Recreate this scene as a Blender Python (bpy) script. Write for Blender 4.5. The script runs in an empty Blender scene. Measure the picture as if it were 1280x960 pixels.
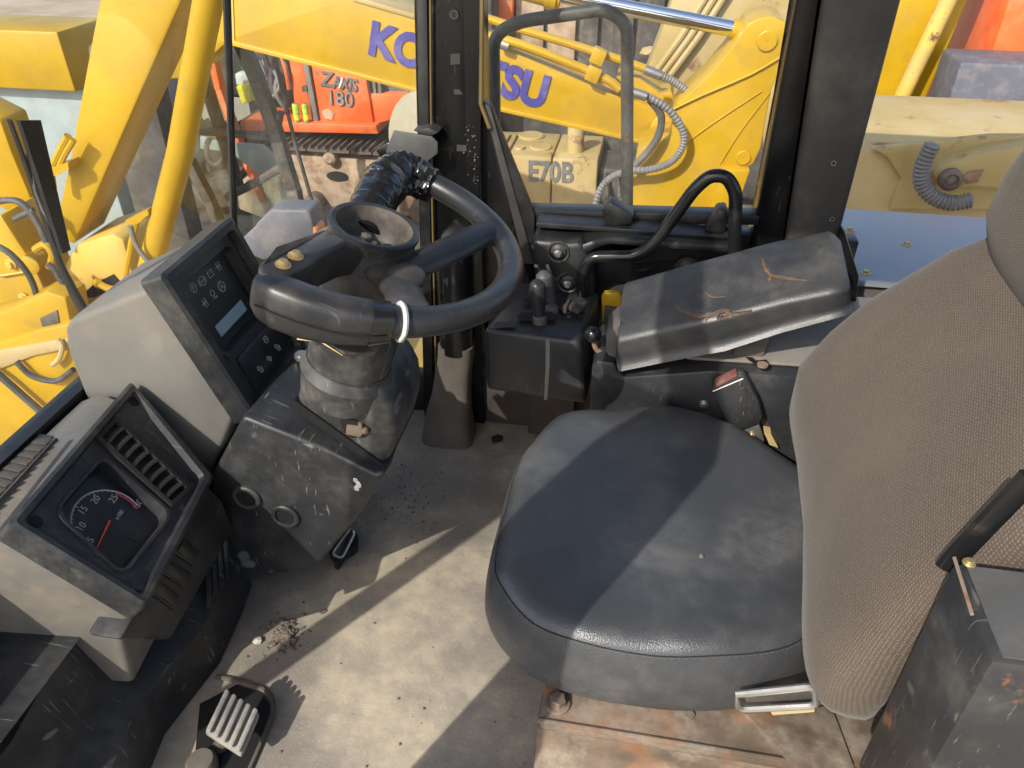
import bpy, bmesh, math, random
from mathutils import Vector as V, Matrix, Quaternion
random.seed(7)
R = math.radians
S = bpy.context.scene
COL = S.collection

# ---------------------------------------------------------------- camera, sky, sun, exposure
cam = bpy.data.cameras.new('camera')
cam.sensor_width = 36.0
cam.lens = 967.0 / 1280.0 * 36.0
cam.clip_start = 0.02
cam.clip_end = 3000.0
camo = bpy.data.objects.new('camera', cam)
COL.objects.link(camo)
camo.location = (0, 0, 1.1)
camo.rotation_euler = (R(90 - 35), 0, R(10))
S.camera = camo

SUN_EL, SUN_AZ = 39.0, (0.46, 0.89)            # light travels towards +x +y
wd = bpy.data.worlds.new('World')
S.world = wd
wd.use_nodes = True
nt = wd.node_tree
sky = nt.nodes.new('ShaderNodeTexSky')
sky.sky_type = 'NISHITA'
sky.sun_disc = False
sky.sun_elevation = R(SUN_EL)
sky.sun_rotation = math.atan2(-SUN_AZ[0], -SUN_AZ[1])
sky.dust_density = 2.0
nt.links.new(sky.outputs[0], nt.nodes['Background'].inputs[0])
nt.nodes['Background'].inputs[1].default_value = 0.15
sl = bpy.data.lights.new('sun', 'SUN')
sl.energy = 2.9
sl.angle = R(0.5)
sl.color = (1.0, 0.95, 0.86)
so = bpy.data.objects.new('sun', sl)
COL.objects.link(so)
sd = V((SUN_AZ[0] * math.cos(R(SUN_EL)), SUN_AZ[1] * math.cos(R(SUN_EL)), -math.sin(R(SUN_EL))))
so.rotation_euler = sd.to_track_quat('-Z', 'Y').to_euler()
so.location = (-3, -5, 8)
S.view_settings.view_transform = 'Standard'
S.view_settings.look = 'None'
S.view_settings.gamma = 1.0
S.view_settings.use_curve_mapping = False
S.view_settings.exposure = 0.80
S.render.engine = 'CYCLES'

# ---------------------------------------------------------------- materials
MATS = {}
def mix(nt, a, b, fac, typ='RGBA', blend='MIX'):
    n = nt.nodes.new('ShaderNodeMix')
    n.data_type = typ
    n.blend_type = blend
    i = {'RGBA': (6, 7, 2), 'FLOAT': (2, 3, 0)}[typ]
    for k, s in ((i[0], a), (i[1], b), (0, fac)):
        if hasattr(s, 'is_output'):
            nt.links.new(s, n.inputs[k])
        else:
            n.inputs[k].default_value = s
    return n.outputs[i[2]]

def c4(c):
    return (c[0], c[1], c[2], 1.0)

def noise(nt, co, scale, detail=4, rough=.55, stretch=None):
    if stretch:
        m = nt.nodes.new('ShaderNodeMapping')
        nt.links.new(co, m.inputs[0])
        m.inputs['Scale'].default_value = stretch
        m.inputs['Rotation'].default_value = (.5, .3, .7)
        co = m.outputs[0]
    n = nt.nodes.new('ShaderNodeTexNoise')
    n.inputs['Scale'].default_value = scale
    n.inputs['Detail'].default_value = detail
    n.inputs['Roughness'].default_value = rough
    nt.links.new(co, n.inputs['Vector'])
    return n.outputs[0]

def ramp(nt, fac, lo, hi, a=0.0, b=1.0):
    n = nt.nodes.new('ShaderNodeMapRange')
    n.interpolation_type = 'SMOOTHSTEP'
    for k, v in ((1, lo), (2, hi), (3, a), (4, b)):
        n.inputs[k].default_value = v
    nt.links.new(fac, n.inputs[0])
    return n.outputs[0]

def M(name, col, rough=.5, metal=0.0, var=.18, vscale=6, dust=None, damt=.0, dscale=9, dlo=.45, dhi=.7,
      scratch=0.0, scol=None, sscale=30, bump=0.0, bscale=60, spec=.5, coat=0.0, kind=None, rust=0.0, rscale=5):
    m = bpy.data.materials.new(name)
    m.use_nodes = True
    nt = m.node_tree
    bs = nt.nodes['Principled BSDF']
    tc = nt.nodes.new('ShaderNodeTexCoord').outputs['Object']
    n1 = noise(nt, tc, vscale, 5, .6)
    base = mix(nt, c4([c * (1 - var) for c in col]), c4([min(1, c * (1 + var)) for c in col]), ramp(nt, n1, .3, .7))
    rg = rough
    if rust:
        rm = ramp(nt, noise(nt, tc, rscale, 8, .68), .62 - rust * .25, .70 - rust * .2)
        rc = mix(nt, (.12, .05, .022, 1), (.26, .135, .065, 1), noise(nt, tc, 40, 3))
        base = mix(nt, base, rc, rm)
    if damt:
        dm = ramp(nt, noise(nt, tc, dscale, 7, .65), dlo, dhi, 0, damt)
        dm2 = mix(nt, dm, ramp(nt, noise(nt, tc, dscale * 9, 3), .35, .75, 0, 1), .3, 'FLOAT')
        dmf = nt.nodes.new('ShaderNodeMath')
        dmf.operation = 'MULTIPLY'
        nt.links.new(dm, dmf.inputs[0])
        nt.links.new(ramp(nt, noise(nt, tc, dscale * 9, 3), .2, .7, .45, 1.2), dmf.inputs[1])
        base = mix(nt, base, c4(dust), dmf.outputs[0])
        rg = mix(nt, rough, min(1, rough + .35), dmf.outputs[0], 'FLOAT')
    if scratch:
        sm = ramp(nt, noise(nt, tc, sscale, 2, .5, (1, 14, 1)), .66, .72, 0, scratch)
        sm2 = ramp(nt, noise(nt, tc, sscale, 2, .5, (12, 1, 2)), .68, .74, 0, scratch)
        base = mix(nt, base, c4(scol), sm)
        base = mix(nt, base, c4(scol), sm2)
    nt.links.new(base, bs.inputs['Base Color'])
    if hasattr(rg, 'is_output'):
        nt.links.new(rg, bs.inputs['Roughness'])
    else:
        r1 = ramp(nt, noise(nt, tc, vscale * 2.3, 4), .3, .7, max(.02, rough - .08), min(1, rough + .08))
        nt.links.new(r1, bs.inputs['Roughness'])
    bs.inputs['Metallic'].default_value = metal
    bs.inputs['Specular IOR Level'].default_value = spec
    if coat:
        bs.inputs['Coat Weight'].default_value = coat
        bs.inputs['Coat Roughness'].default_value = .12
    if bump:
        b = nt.nodes.new('ShaderNodeBump')
        b.inputs['Strength'].default_value = bump
        b.inputs['Distance'].default_value = .002
        if kind == 'leather':
            vo = nt.nodes.new('ShaderNodeTexVoronoi')
            vo.inputs['Scale'].default_value = bscale
            nt.links.new(tc, vo.inputs['Vector'])
            nt.links.new(vo.outputs[0], b.inputs['Height'])
            b.invert = True
        else:
            nt.links.new(noise(nt, tc, bscale, 4, .6), b.inputs['Height'])
        nt.links.new(b.outputs[0], bs.inputs['Normal'])
    MATS[name] = m
    return m

DUST = (.40, .34, .26)
M('grey_plastic', (.155, .145, .130), .55, var=.14, vscale=4, dust=(.235, .195, .15), damt=.7, dscale=6, dlo=.42, dhi=.68, bump=.15, bscale=260, scratch=.2, scol=(.28, .26, .23), sscale=14)
M('black_plastic', (.020, .021, .023), .40, var=.3, dust=(.16, .15, .135), damt=.28, dscale=8, dlo=.42, dhi=.75, scratch=.45, scol=(.30, .29, .27), sscale=16, bump=.1, bscale=200)
M('bezel', (.021, .022, .024), .46, var=.25, dust=(.20, .18, .15), damt=.25, dscale=10, scratch=.22, scol=(.2, .19, .18), sscale=22, bump=.08, bscale=300)
M('panel_black', (.014, .015, .016), .32, var=.2, dust=(.12, .11, .10), damt=.15, dscale=14)
M('display', (.30, .40, .48), .25, var=.05)
M('print_grey', (.42, .42, .40), .6, var=.05)
M('print_white', (.75, .75, .72), .55, var=.05)
M('needle_red', (.80, .09, .03), .45, var=.05)
M('print_red', (.35, .03, .05), .5, var=.05)
M('wheel_black', (.024, .025, .027), .36, var=.3, dust=(.16, .13, .10), damt=.30, dscale=7, dlo=.5, dhi=.8, scratch=.2, scol=(.2, .19, .18), sscale=20, bump=.06, bscale=250)
M('hub_brown', (.050, .045, .041), .5, var=.35, dust=(.27, .20, .15), damt=.6, dscale=12, dlo=.40, dhi=.72, bump=.15, bscale=120)
M('tape_black', (.012, .012, .013), .16, var=.2, bump=.5, bscale=45, coat=.3)
M('cream_button', (.62, .42, .16), .45, var=.15, dust=(.3, .22, .1), damt=.3, dscale=60)
M('cream_foam', (.80, .58, .25), .8, var=.15, bump=.3, bscale=150)
M('white_tie', (.55, .55, .51), .5, var=.1)
M('rusty_bit', (.20, .145, .105), .8, var=.25, rust=.4, rscale=40, bump=.3, bscale=90)
M('leather', (.044, .046, .050), .35, var=.12, vscale=4, dust=(.15, .15, .145), damt=.55, dscale=6, dlo=.42, dhi=.78, scratch=.07, scol=(.13, .13, .127), sscale=9, bump=.22, bscale=520, kind='leather', spec=.65)
M('thread', (.10, .105, .11), .7)
M('vinyl', (.019, .020, .022), .40, var=.25, dust=(.13, .12, .105), damt=.4, dscale=5, dlo=.38, dhi=.72, bump=.12, bscale=420, kind='leather', spec=.6)
M('foam_crack', (.115, .066, .036), .9, var=.35, vscale=40, bump=.5, bscale=200)
M('rubber_boot', (.105, .088, .072), .75, var=.2, dust=(.24, .2, .155), damt=.4, dscale=8, bump=.25, bscale=120)
M('pillar_black', (.007, .007, .0075), .24, var=.4, dust=(.08, .07, .06), damt=.10, dscale=14, dlo=.55, dhi=.8, scratch=.3, scol=(.10, .10, .09), sscale=12)
M('trim_black', (.009, .0095, .010), .42, var=.3, dust=(.11, .10, .085), damt=.22, dscale=8, bump=.12, bscale=220)
M('pillar_grey', (.042, .039, .036), .5, var=.12, dust=(.2, .17, .14), damt=.25, dscale=6, bump=.1, bscale=180)
M('bar_black', (.010, .0105, .011), .2, var=.3, dust=(.2, .18, .15), damt=.12, dscale=18, dlo=.55, dhi=.8)
M('rail_tube', (.075, .075, .075), .45, var=.3, dust=(.3, .26, .2), damt=.35, dscale=14, rust=.12, rscale=20)
M('steel', (.42, .41, .39), .38, metal=.85, var=.2, dust=(.3, .25, .18), damt=.3, dscale=30, bump=.1, bscale=90)
M('chrome', (.78, .79, .80), .10, metal=1.0, var=.04, dust=(.5, .46, .4), damt=.12, dscale=8)
M('plate_grey', (.17, .155, .135), .62, metal=.0, var=.2, dust=(.28, .235, .18), damt=.6, dscale=14, scratch=.2, scol=(.4, .38, .35))
M('seat_rail', (.115, .083, .057), .6, var=.45, vscale=7, rust=.56, rscale=8, dust=(.23, .20, .16), damt=.8, dscale=14, dlo=.4, dhi=.7, bump=.4, bscale=90)
M('clod', (.17, .135, .105), .95, var=.3, vscale=40, bump=.6, bscale=150)
M('red_button', (.15, .055, .045), .55, var=.25, dust=(.26, .19, .16), damt=.4, dscale=60)
M('deck_blue', (.30, .335, .375), .42, var=.10, vscale=3, dust=(.40, .37, .32), damt=.35, dscale=6, bump=.05, bscale=80)
M('yellow', (.48, .292, .008), .38, var=.12, vscale=2.2, dust=(.34, .215, .03), damt=.55, dscale=5, dlo=.46, dhi=.78, scratch=.28, scol=(.30, .20, .05), sscale=7, coat=.12, bump=.05, bscale=30)
M('yellow_old', (.62, .41, .08), .5, var=.12, vscale=3, dust=(.42, .33, .18), damt=.6, dscale=5, dlo=.42, dhi=.7, rust=.12, rscale=6)
M('tan_paint', (.44, .325, .125), .55, var=.12, vscale=3, dust=(.42, .35, .24), damt=.6, dscale=3, dlo=.4, dhi=.72, rust=.18, rscale=5, scratch=.15, scol=(.3, .2, .1), sscale=7)
M('orange', (.76, .135, .028), .45, var=.10, vscale=3, dust=(.55, .27, .13), damt=.5, dscale=3, dlo=.42, dhi=.72, rust=.1, rscale=5)
M('sticker_blue', (.060, .055, .26), .45, var=.12, dust=(.3, .25, .3), damt=.3, dscale=6)
M('sticker_grey', (.13, .14, .15), .55, var=.12, dust=(.4, .35, .25), damt=.35, dscale=12)
M('sticker_pale', (.62, .57, .45), .5, var=.1)
M('track_steel', (.14, .115, .092), .7, metal=.25, var=.3, rust=.35, rscale=4, dust=(.36, .28, .2), damt=.5, dscale=4, dlo=.42, dhi=.7, bump=.3, bscale=30)
M('track_frame', (.36, .25, .165), .8, var=.25, rust=.45, rscale=2.5, dust=(.50, .40, .28), damt=.8, dscale=3, dlo=.35, dhi=.65, bump=.4, bscale=20)
M('dark_metal', (.055, .052, .050), .6, var=.35, dust=(.28, .23, .17), damt=.5, dscale=4, dlo=.42, dhi=.72, bump=.2, bscale=30)
M('cab_frame', (.060, .056, .050), .6, var=.3, dust=(.26, .22, .17), damt=.5, dscale=7, dlo=.42, dhi=.72, rust=.15, rscale=10)
M('cab_lining', (.30, .36, .36), .55, var=.1, dust=(.4, .36, .28), damt=.4, dscale=4)
M('hose', (.16, .16, .155), .55, var=.2, dust=(.35, .3, .22), damt=.4, dscale=10)
M('hose_rubber', (.05, .05, .05), .6, var=.2, dust=(.3, .26, .2), damt=.4, dscale=10)
M('copper_pipe', (.55, .32, .11), .5, var=.15, dust=(.6, .42, .12), damt=.4, dscale=7)
M('can_green', (.42, .60, .06), .35, var=.3, vscale=25)
M('can_yellow', (.80, .66, .05), .35, var=.2, vscale=20)
M('lamp_box', (.105, .108, .13), .55, var=.08, dust=(.32, .27, .22), damt=.3, dscale=12)
M('lamp_amber', (.75, .22, .05), .3)
M('mirror_back', (.52, .44, .30), .35, metal=.4, var=.12, dust=(.5, .42, .3), damt=.4, dscale=8)
M('gold_bolt', (.55, .44, .22), .4, metal=.8, var=.2)
M('vent_brown', (.055, .044, .036), .7, var=.3, dust=(.10, .078, .06), damt=.4, dscale=20)
M('roof_lining', (.32, .31, .29), .8, var=.1)
M('paint_white', (.70, .69, .66), .6, var=.15)
M('louvre_dark', (.022, .018, .015), .7, var=.3, dust=(.08, .063, .05), damt=.35, dscale=20)
M('void_dark', (.006, .006, .006), .7, var=.1)
M('pedal_rubber', (.20, .195, .185), .6, var=.2, dust=(.42, .38, .31), damt=.6, dscale=14, dlo=.36, dhi=.66, bump=.2, bscale=120)

def glass(name, tint, gloss, dirt, dcol):
    m = bpy.data.materials.new(name)
    m.use_nodes = True
    nt = m.node_tree
    nt.nodes.remove(nt.nodes['Principled BSDF'])
    out = nt.nodes['Material Output']
    tr = nt.nodes.new('ShaderNodeBsdfTransparent')
    tr.inputs[0].default_value = c4(tint)
    gl = nt.nodes.new('ShaderNodeBsdfGlossy')
    gl.inputs['Roughness'].default_value = .02
    df = nt.nodes.new('ShaderNodeBsdfDiffuse')
    df.inputs[0].default_value = c4(dcol)
    lw = nt.nodes.new('ShaderNodeLayerWeight')
    lw.inputs[0].default_value = .5
    pw = nt.nodes.new('ShaderNodeMath')
    pw.operation = 'POWER'
    pw.inputs[1].default_value = 4.0
    nt.links.new(lw.outputs['Facing'], pw.inputs[0])
    fr = nt.nodes.new('ShaderNodeMapRange')
    fr.inputs[3].default_value = .02
    fr.inputs[4].default_value = gloss
    nt.links.new(pw.outputs[0], fr.inputs[0])
    tc = nt.nodes.new('ShaderNodeTexCoord').outputs['Object']
    dm = ramp(nt, noise(nt, tc, 5, 7, .7), .35, .75, dirt * .4, dirt * 1.6)
    a = nt.nodes.new('ShaderNodeMixShader')
    nt.links.new(fr.outputs[0], a.inputs[0])
    nt.links.new(tr.outputs[0], a.inputs[1])
    nt.links.new(gl.outputs[0], a.inputs[2])
    b = nt.nodes.new('ShaderNodeMixShader')
    nt.links.new(dm, b.inputs[0])
    nt.links.new(a.outputs[0], b.inputs[1])
    nt.links.new(df.outputs[0], b.inputs[2])
    nt.links.new(b.outputs[0], out.inputs[0])
    MATS[name] = m
glass('glass_front', (.97, .98, .975), .5, .028, (.55, .52, .46))
glass('glass_side', (.975, .98, .975), .5, .022, (.55, .52, .46))
glass('glass_cab', (.85, .9, .88), .6, .12, (.40, .40, .36))

def special_fabric():
    m = M('fabric', (.088, .069, .054), .92, var=.10, vscale=4, spec=.15)
    nt = m.node_tree
    bs = nt.nodes['Principled BSDF']
    tc = nt.nodes.new('ShaderNodeTexCoord').outputs['Object']
    old = bs.inputs['Base Color'].links[0].from_socket
    def wave(rot, sc, dist):
        mp = nt.nodes.new('ShaderNodeMapping')
        mp.inputs['Rotation'].default_value = rot
        nt.links.new(tc, mp.inputs[0])
        w = nt.nodes.new('ShaderNodeTexWave')
        w.inputs['Scale'].default_value = sc
        w.inputs['Distortion'].default_value = dist
        w.inputs['Detail'].default_value = 2
        w.inputs['Detail Scale'].default_value = 3
        nt.links.new(mp.outputs[0], w.inputs['Vector'])
        return w.outputs['Fac']
    w1 = wave((0, 0, R(58)), 96, 3.0)
    w2 = wave((0, R(62), R(20)), 112, 3.0)
    mul = nt.nodes.new('ShaderNodeMath')
    mul.operation = 'MULTIPLY'
    nt.links.new(w1, mul.inputs[0])
    nt.links.new(w2, mul.inputs[1])
    c2 = mix(nt, old, (.205, .166, .134, 1), ramp(nt, mul.outputs[0], .25, .85, 0, .55))
    c2 = mix(nt, c2, (.045, .034, .027, 1), ramp(nt, mul.outputs[0], .16, .0, 0, .3))
    big = ramp(nt, noise(nt, tc, 6, 6, .65), .38, .75, 0, .35)
    c3 = mix(nt, c2, (.135, .106, .08, 1), big)
    st = ramp(nt, noise(nt, tc, 3.1, 4, .6), .55, .75, 0, .35)
    c3 = mix(nt, c3, (.085, .062, .046, 1), st)
    nt.links.new(c3, bs.inputs['Base Color'])
    b = nt.nodes.new('ShaderNodeBump')
    b.inputs['Strength'].default_value = .25
    b.inputs['Distance'].default_value = .001
    nt.links.new(mul.outputs[0], b.inputs['Height'])
    nt.links.new(b.outputs[0], bs.inputs['Normal'])
    bs.inputs['Sheen Weight'].default_value = .1
special_fabric()
M('plate_dark', (.085, .085, .083), .5, metal=.15, var=.15, dust=(.2, .18, .15), damt=.3, dscale=14, scratch=.2, scol=(.25, .24, .22))
M('bead_brown', (.16, .105, .035), .5, var=.2)
M('rust_skirt', (.135, .095, .065), .7, var=.4, vscale=9, rust=.5, rscale=11, dust=(.27, .22, .165), damt=.85, dscale=13, dlo=.44, dhi=.72, bump=.4, bscale=80)
M('column_plastic', (.028, .028, .029), .42, var=.3, dust=(.21, .195, .17), damt=.5, dscale=9, dlo=.36, dhi=.72, scratch=.4, scol=(.26, .25, .22), sscale=14, bump=.1, bscale=150)
M('box_black', (.024, .025, .028), .36, var=.2, dust=(.15, .14, .12), damt=.25, dscale=10, scratch=.15, scol=(.2, .19, .18), sscale=14)
M('black_worn', (.022, .023, .025), .42, var=.3, dust=(.13, .12, .10), damt=.35, dscale=10, scratch=.35, scol=(.22, .2, .16), sscale=18, rust=.1, rscale=14)

def special_floor():
    m = M('floor_mat', (.245, .215, .178), .8, var=.16, vscale=4, dust=(.46, .39, .28), damt=.85, dscale=4, dlo=.42, dhi=.66, bump=.35, bscale=140, spec=.3)
    nt = m.node_tree
    bs = nt.nodes['Principled BSDF']
    tc = nt.nodes.new('ShaderNodeTexCoord').outputs['Object']
    old = bs.inputs['Base Color'].links[0].from_socket
    sp = ramp(nt, noise(nt, tc, 330, 2, .5), .62, .72, 0, .55)
    c = mix(nt, old, (.58, .51, .39, 1), sp)
    dk = ramp(nt, noise(nt, tc, 220, 3, .6), .66, .74, 0, .3)
    c = mix(nt, c, (.10, .085, .07, 1), dk)
    st = ramp(nt, noise(nt, tc, 3, 6, .7, (1, 3, 1)), .55, .75, 0, .5)
    c = mix(nt, c, (.13, .122, .115, 1), st)
    nt.links.new(c, bs.inputs['Base Color'])
special_floor()

def special_ground():
    m = M('ground_dust', (.37, .30, .215), .95, var=.2, vscale=.6, dust=(.47, .40, .30), damt=.7, dscale=.8, dlo=.4, dhi=.65, bump=.6, bscale=14, spec=.2)
    nt = m.node_tree
    bs = nt.nodes['Principled BSDF']
    tc = nt.nodes.new('ShaderNodeTexCoord').outputs['Object']
    old = bs.inputs['Base Color'].links[0].from_socket
    sp = ramp(nt, noise(nt, tc, 45, 4, .7), .55, .7, 0, .6)
    c = mix(nt, old, (.20, .165, .13, 1), sp)
    nt.links.new(c, bs.inputs['Base Color'])
special_ground()

# ---------------------------------------------------------------- mesh helpers
def catmull(pts, n=6, closed=False):
    P = [V(p) for p in pts]
    out = []
    L = len(P)
    rng = range(L) if closed else range(L - 1)
    for i in rng:
        if closed:
            p0, p1, p2, p3 = P[(i - 1) % L], P[i], P[(i + 1) % L], P[(i + 2) % L]
        else:
            p1, p2 = P[i], P[i + 1]
            p0 = P[i - 1] if i else p1 * 2 - p2
            p3 = P[i + 2] if i + 2 < L else p2 * 2 - p1
        for k in range(n):
            t = k / n
            out.append(.5 * ((2 * p1) + (p2 - p0) * t + (2 * p0 - 5 * p1 + 4 * p2 - p3) * t * t + (3 * p1 - p0 - 3 * p2 + p3) * t ** 3))
    if not closed:
        out.append(P[-1])
    return out

def fillet(pts, r, n=5):
    """polyline with rounded corners"""
    P = [V(p) for p in pts]
    out = [P[0]]
    for i in range(1, len(P) - 1):
        a, b, c = P[i - 1], P[i], P[i + 1]
        d1, d2 = (a - b), (c - b)
        rr = min(r, d1.length * .48, d2.length * .48)
        s, e = b + d1.normalized() * rr, b + d2.normalized() * rr
        for k in range(n + 1):
            t = k / n
            out.append(s * (1 - t) ** 2 + b * 2 * t * (1 - t) + e * t * t)
    out.append(P[-1])
    return out

class B:
    def __init__(s):
        s.bm = bmesh.new()
    def ring(s, pts):
        return [s.bm.verts.new(V(p)) for p in pts]
    def skin(s, rings, cap0=True, cap1=True, closed=True):
        vr = [s.ring(r) for r in rings]
        for a, b in zip(vr, vr[1:]):
            n = len(a)
            for i in range(n if closed else n - 1):
                j = (i + 1) % n
                try:
                    s.bm.faces.new((a[i], a[j], b[j], b[i]))
                except ValueError:
                    pass
        if cap0:
            s.bm.faces.new(vr[0][::-1])
        if cap1:
            s.bm.faces.new(vr[-1])
        return s
    def prism(s, pts, vec):
        v = V(vec)
        return s.skin([[V(p) for p in pts], [V(p) + v for p in pts]])
    def box(s, lo, hi):
        x0, y0, z0 = lo
        x1, y1, z1 = hi
        return s.prism([(x0, y0, z0), (x1, y0, z0), (x1, y1, z0), (x0, y1, z0)], (0, 0, z1 - z0))
    def obox(s, c, ax, ay, az):
        c, ax, ay, az = V(c), V(ax), V(ay), V(az)
        return s.prism([c - ax - ay - az, c + ax - ay - az, c + ax + ay - az, c - ax + ay - az], az * 2)
    def bar(s, p0, p1, w, h, up=(0, 0, 1)):
        p0, p1 = V(p0), V(p1)
        d = (p1 - p0).normalized()
        sx = d.cross(V(up)).normalized()
        u = sx.cross(d).normalized()
        q = [p0 + sx * a * w / 2 + u * b * h / 2 for a, b in ((-1, -1), (1, -1), (1, 1), (-1, 1))]
        return s.prism(q, p1 - p0)
    def tube(s, path, r, n=10, closed=False, caps=True, flat=1.0, upv=None):
        P = [V(p) for p in path]
        L = len(P)
        T = []
        for i in range(L):
            if closed:
                t = P[(i + 1) % L] - P[(i - 1) % L]
            else:
                t = P[min(i + 1, L - 1)] - P[max(i - 1, 0)]
            T.append(t.normalized())
        up = V(upv) if upv else V((0, 0, 1))
        if abs(T[0].dot(up)) > .95:
            up = V((0, 1, 0)) if not upv else V((1, 0, 0))
        nrm = (up - T[0] * up.dot(T[0])).normalized()
        rings = []
        for i in range(L):
            if upv:
                nrm = (V(upv) - T[i] * V(upv).dot(T[i])).normalized()
            else:
                nrm = (nrm - T[i] * nrm.dot(T[i])).normalized()
            bi = T[i].cross(nrm)
            rr = r[i] if isinstance(r, (list, tuple)) else (r(i / max(1, L - 1)) if callable(r) else r)
            rings.append([P[i] + (nrm * math.sin(a) * flat + bi * math.cos(a)) * rr for a in [2 * math.pi * k / n for k in range(n)]])
        if closed:
            rings.append(rings[0])
            s.skin(rings, False, False)
            bmesh.ops.remove_doubles(s.bm, verts=s.bm.verts, dist=1e-6)
            return s
        return s.skin(rings, caps, caps)
    def lathe(s, prof, org, axis, n=20, cap0=True, cap1=True):
        o, a = V(org), V(axis).normalized()
        u = a.orthogonal().normalized()
        w = a.cross(u)
        return s.skin([[o + a * h + (u * math.cos(t) + w * math.sin(t)) * r for t in [2 * math.pi * k / n for k in range(n)]] for r, h in prof], cap0, cap1)
    def lump(s, c, r, sub=1, jit=.25, sq=(1, 1, 1)):
        g = bmesh.ops.create_icosphere(s.bm, subdivisions=sub, radius=r)
        for v in g['verts']:
            k = 1 + random.uniform(-jit, jit)
            v.co = V((v.co.x * sq[0] * k, v.co.y * sq[1] * k, v.co.z * sq[2] * k)) + V(c)
        return s
    def mesh(s, name, mat, bevel=0, seg=2, ang=35, smooth=True, recalc=True):
        bm = s.bm
        if recalc:
            bmesh.ops.recalc_face_normals(bm, faces=bm.faces)
        if bevel:
            ed = [e for e in bm.edges if len(e.link_faces) == 2 and e.calc_face_angle(0) > R(28)]
            if ed:
                bmesh.ops.bevel(bm, geom=ed, offset=bevel, segments=seg, profile=.5, affect='EDGES', clamp_overlap=True)
        me = bpy.data.meshes.new(name)
        bm.to_mesh(me)
        bm.free()
        me.materials.append(MATS[mat])
        if smooth:
            me.shade_smooth()
            me.set_sharp_from_angle(angle=R(ang))
        return me
    def obj(s, name, mat, parent=None, **kw):
        return link(name, s.mesh(name, mat, **kw), parent)

def link(name, me, parent=None, mw=None):
    o = bpy.data.objects.new(name, me)
    COL.objects.link(o)
    if parent is not None:
        o.parent = parent
        if parent.type == 'EMPTY':
            o.matrix_parent_inverse = Matrix.Translation(parent.location).inverted()
    if mw is not None:
        o.matrix_basis = mw
    return o

def thing(name, label, cat, loc=(0, 0, 0), group=None):
    o = bpy.data.objects.new(name, None)
    COL.objects.link(o)
    o.location = loc
    o.empty_display_size = .1
    return tag(o, label, cat, group)

def tag(o, label, cat, group=None):
    o['label'] = label
    o['category'] = cat
    if group:
        o['group'] = group
    return o

def frame_from(o, u, n):
    """matrix with x along u, z along n at o"""
    u = V(u).normalized()
    n = V(n)
    n = (n - u * n.dot(u)).normalized()
    v = n.cross(u)
    m = Matrix((u, v, n)).transposed().to_4x4()
    m.translation = V(o)
    return m

def rrect(x0, y0, x1, y1, r, n=4):
    out = []
    for cx, cy, a0 in ((x1 - r, y1 - r, 0), (x0 + r, y1 - r, 90), (x0 + r, y0 + r, 180), (x1 - r, y0 + r, 270)):
        for k in range(n + 1):
            a = R(a0 + 90 * k / n)
            out.append((cx + r * math.cos(a), cy + r * math.sin(a)))
    return out

def loops(mw, spec):
    """spec: list of (2d loop, height) -> 3d rings through the frame mw"""
    return [[mw @ V((x, y, h)) for x, y in lp] for lp, h in spec]

def text(name, s, mw, size, mat, parent, ext=.001, bold=0.0, align='CENTER', sx=1.0, shear=0.0):
    cu = bpy.data.curves.new('lettering', 'FONT')
    cu.body = s
    cu.size = size
    cu.extrude = ext
    cu.offset = bold
    cu.shear = shear
    cu.align_x = align
    cu.align_y = 'CENTER'
    cu.resolution_u = 4
    ob = bpy.data.objects.new('lettering', cu)
    COL.objects.link(ob)
    dg = bpy.context.evaluated_depsgraph_get()
    me = bpy.data.meshes.new_from_object(ob.evaluated_get(dg))
    bpy.data.objects.remove(ob)
    me.transform(mw @ Matrix.Diagonal((sx, 1, 1, 1)))
    me.materials.clear()
    me.materials.append(MATS[mat])
    return link(name, me, parent)

def bolt_mesh(r, h, mat, hexa=True):
    b = B()
    b.lathe([(r * 1.5, 0), (r * 1.5, h * .25), (r * 1.45, h * .3)], (0, 0, 0), (0, 0, 1), 16)
    b.lathe([(r, h * .3), (r, h * .9), (r * .85, h)], (0, 0, 0), (0, 0, 1), 6 if hexa else 14)
    return b.mesh('bolt', mat)

# ================================================================ ground
b = B()
b.prism([(-400, -400, -1.9), (400, -400, -1.9), (400, 400, -1.9), (-400, 400, -1.9)], (0, 0, .2))
g = b.obj('ground', 'ground_dust', smooth=False)
g['kind'] = 'structure'

# ================================================================ the cab shell
cab = thing('excavator_cab', 'open black-framed excavator cab with a dusty floor and dirty windows', 'cab', (-.1, .75, -.04))
b = B(); b.box((-.90, .04, -.05), (.80, 1.44, 0))
b.obj('floor_plate', 'floor_mat', cab, bevel=.004)
b = B(); b.box((-.62, .02, 1.73), (.88, 1.48, 1.80)); b.obj('roof', 'roof_lining', cab, bevel=.02)
WX = lambda z: -.854 + (z - .374) * .189                         # the leaning windscreen plane
# windscreen pane, its gasket and the low front wall
b = B(); b.prism([(WX(.37), .10, .37), (WX(.37), 1.395, .37), (WX(1.73), 1.395, 1.73), (WX(1.73), .10, 1.73)], (-.006, 0, 0))
b.obj('windscreen_pane', 'glass_front', cab, smooth=False)
b = B(); b.box((-.90, .06, 0), (-.845, 1.40, .372)); b.obj('front_wall', 'trim_black', cab, bevel=.006)
b = B(); b.tube([(WX(.1), 1.402, .1), (WX(1.73), 1.402, 1.73)], .0075, 8); b.obj('corner_gasket', 'trim_black', cab)
b = B(); b.prism([(WX(.372) - .012, .1, .366), (WX(.372) + .012, .1, .366), (WX(.372) + .012, .1, .392), (WX(.372) - .008, .1, .392)], (0, 1.3, 0))
b.obj('windscreen_gasket', 'trim_black', cab)
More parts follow.
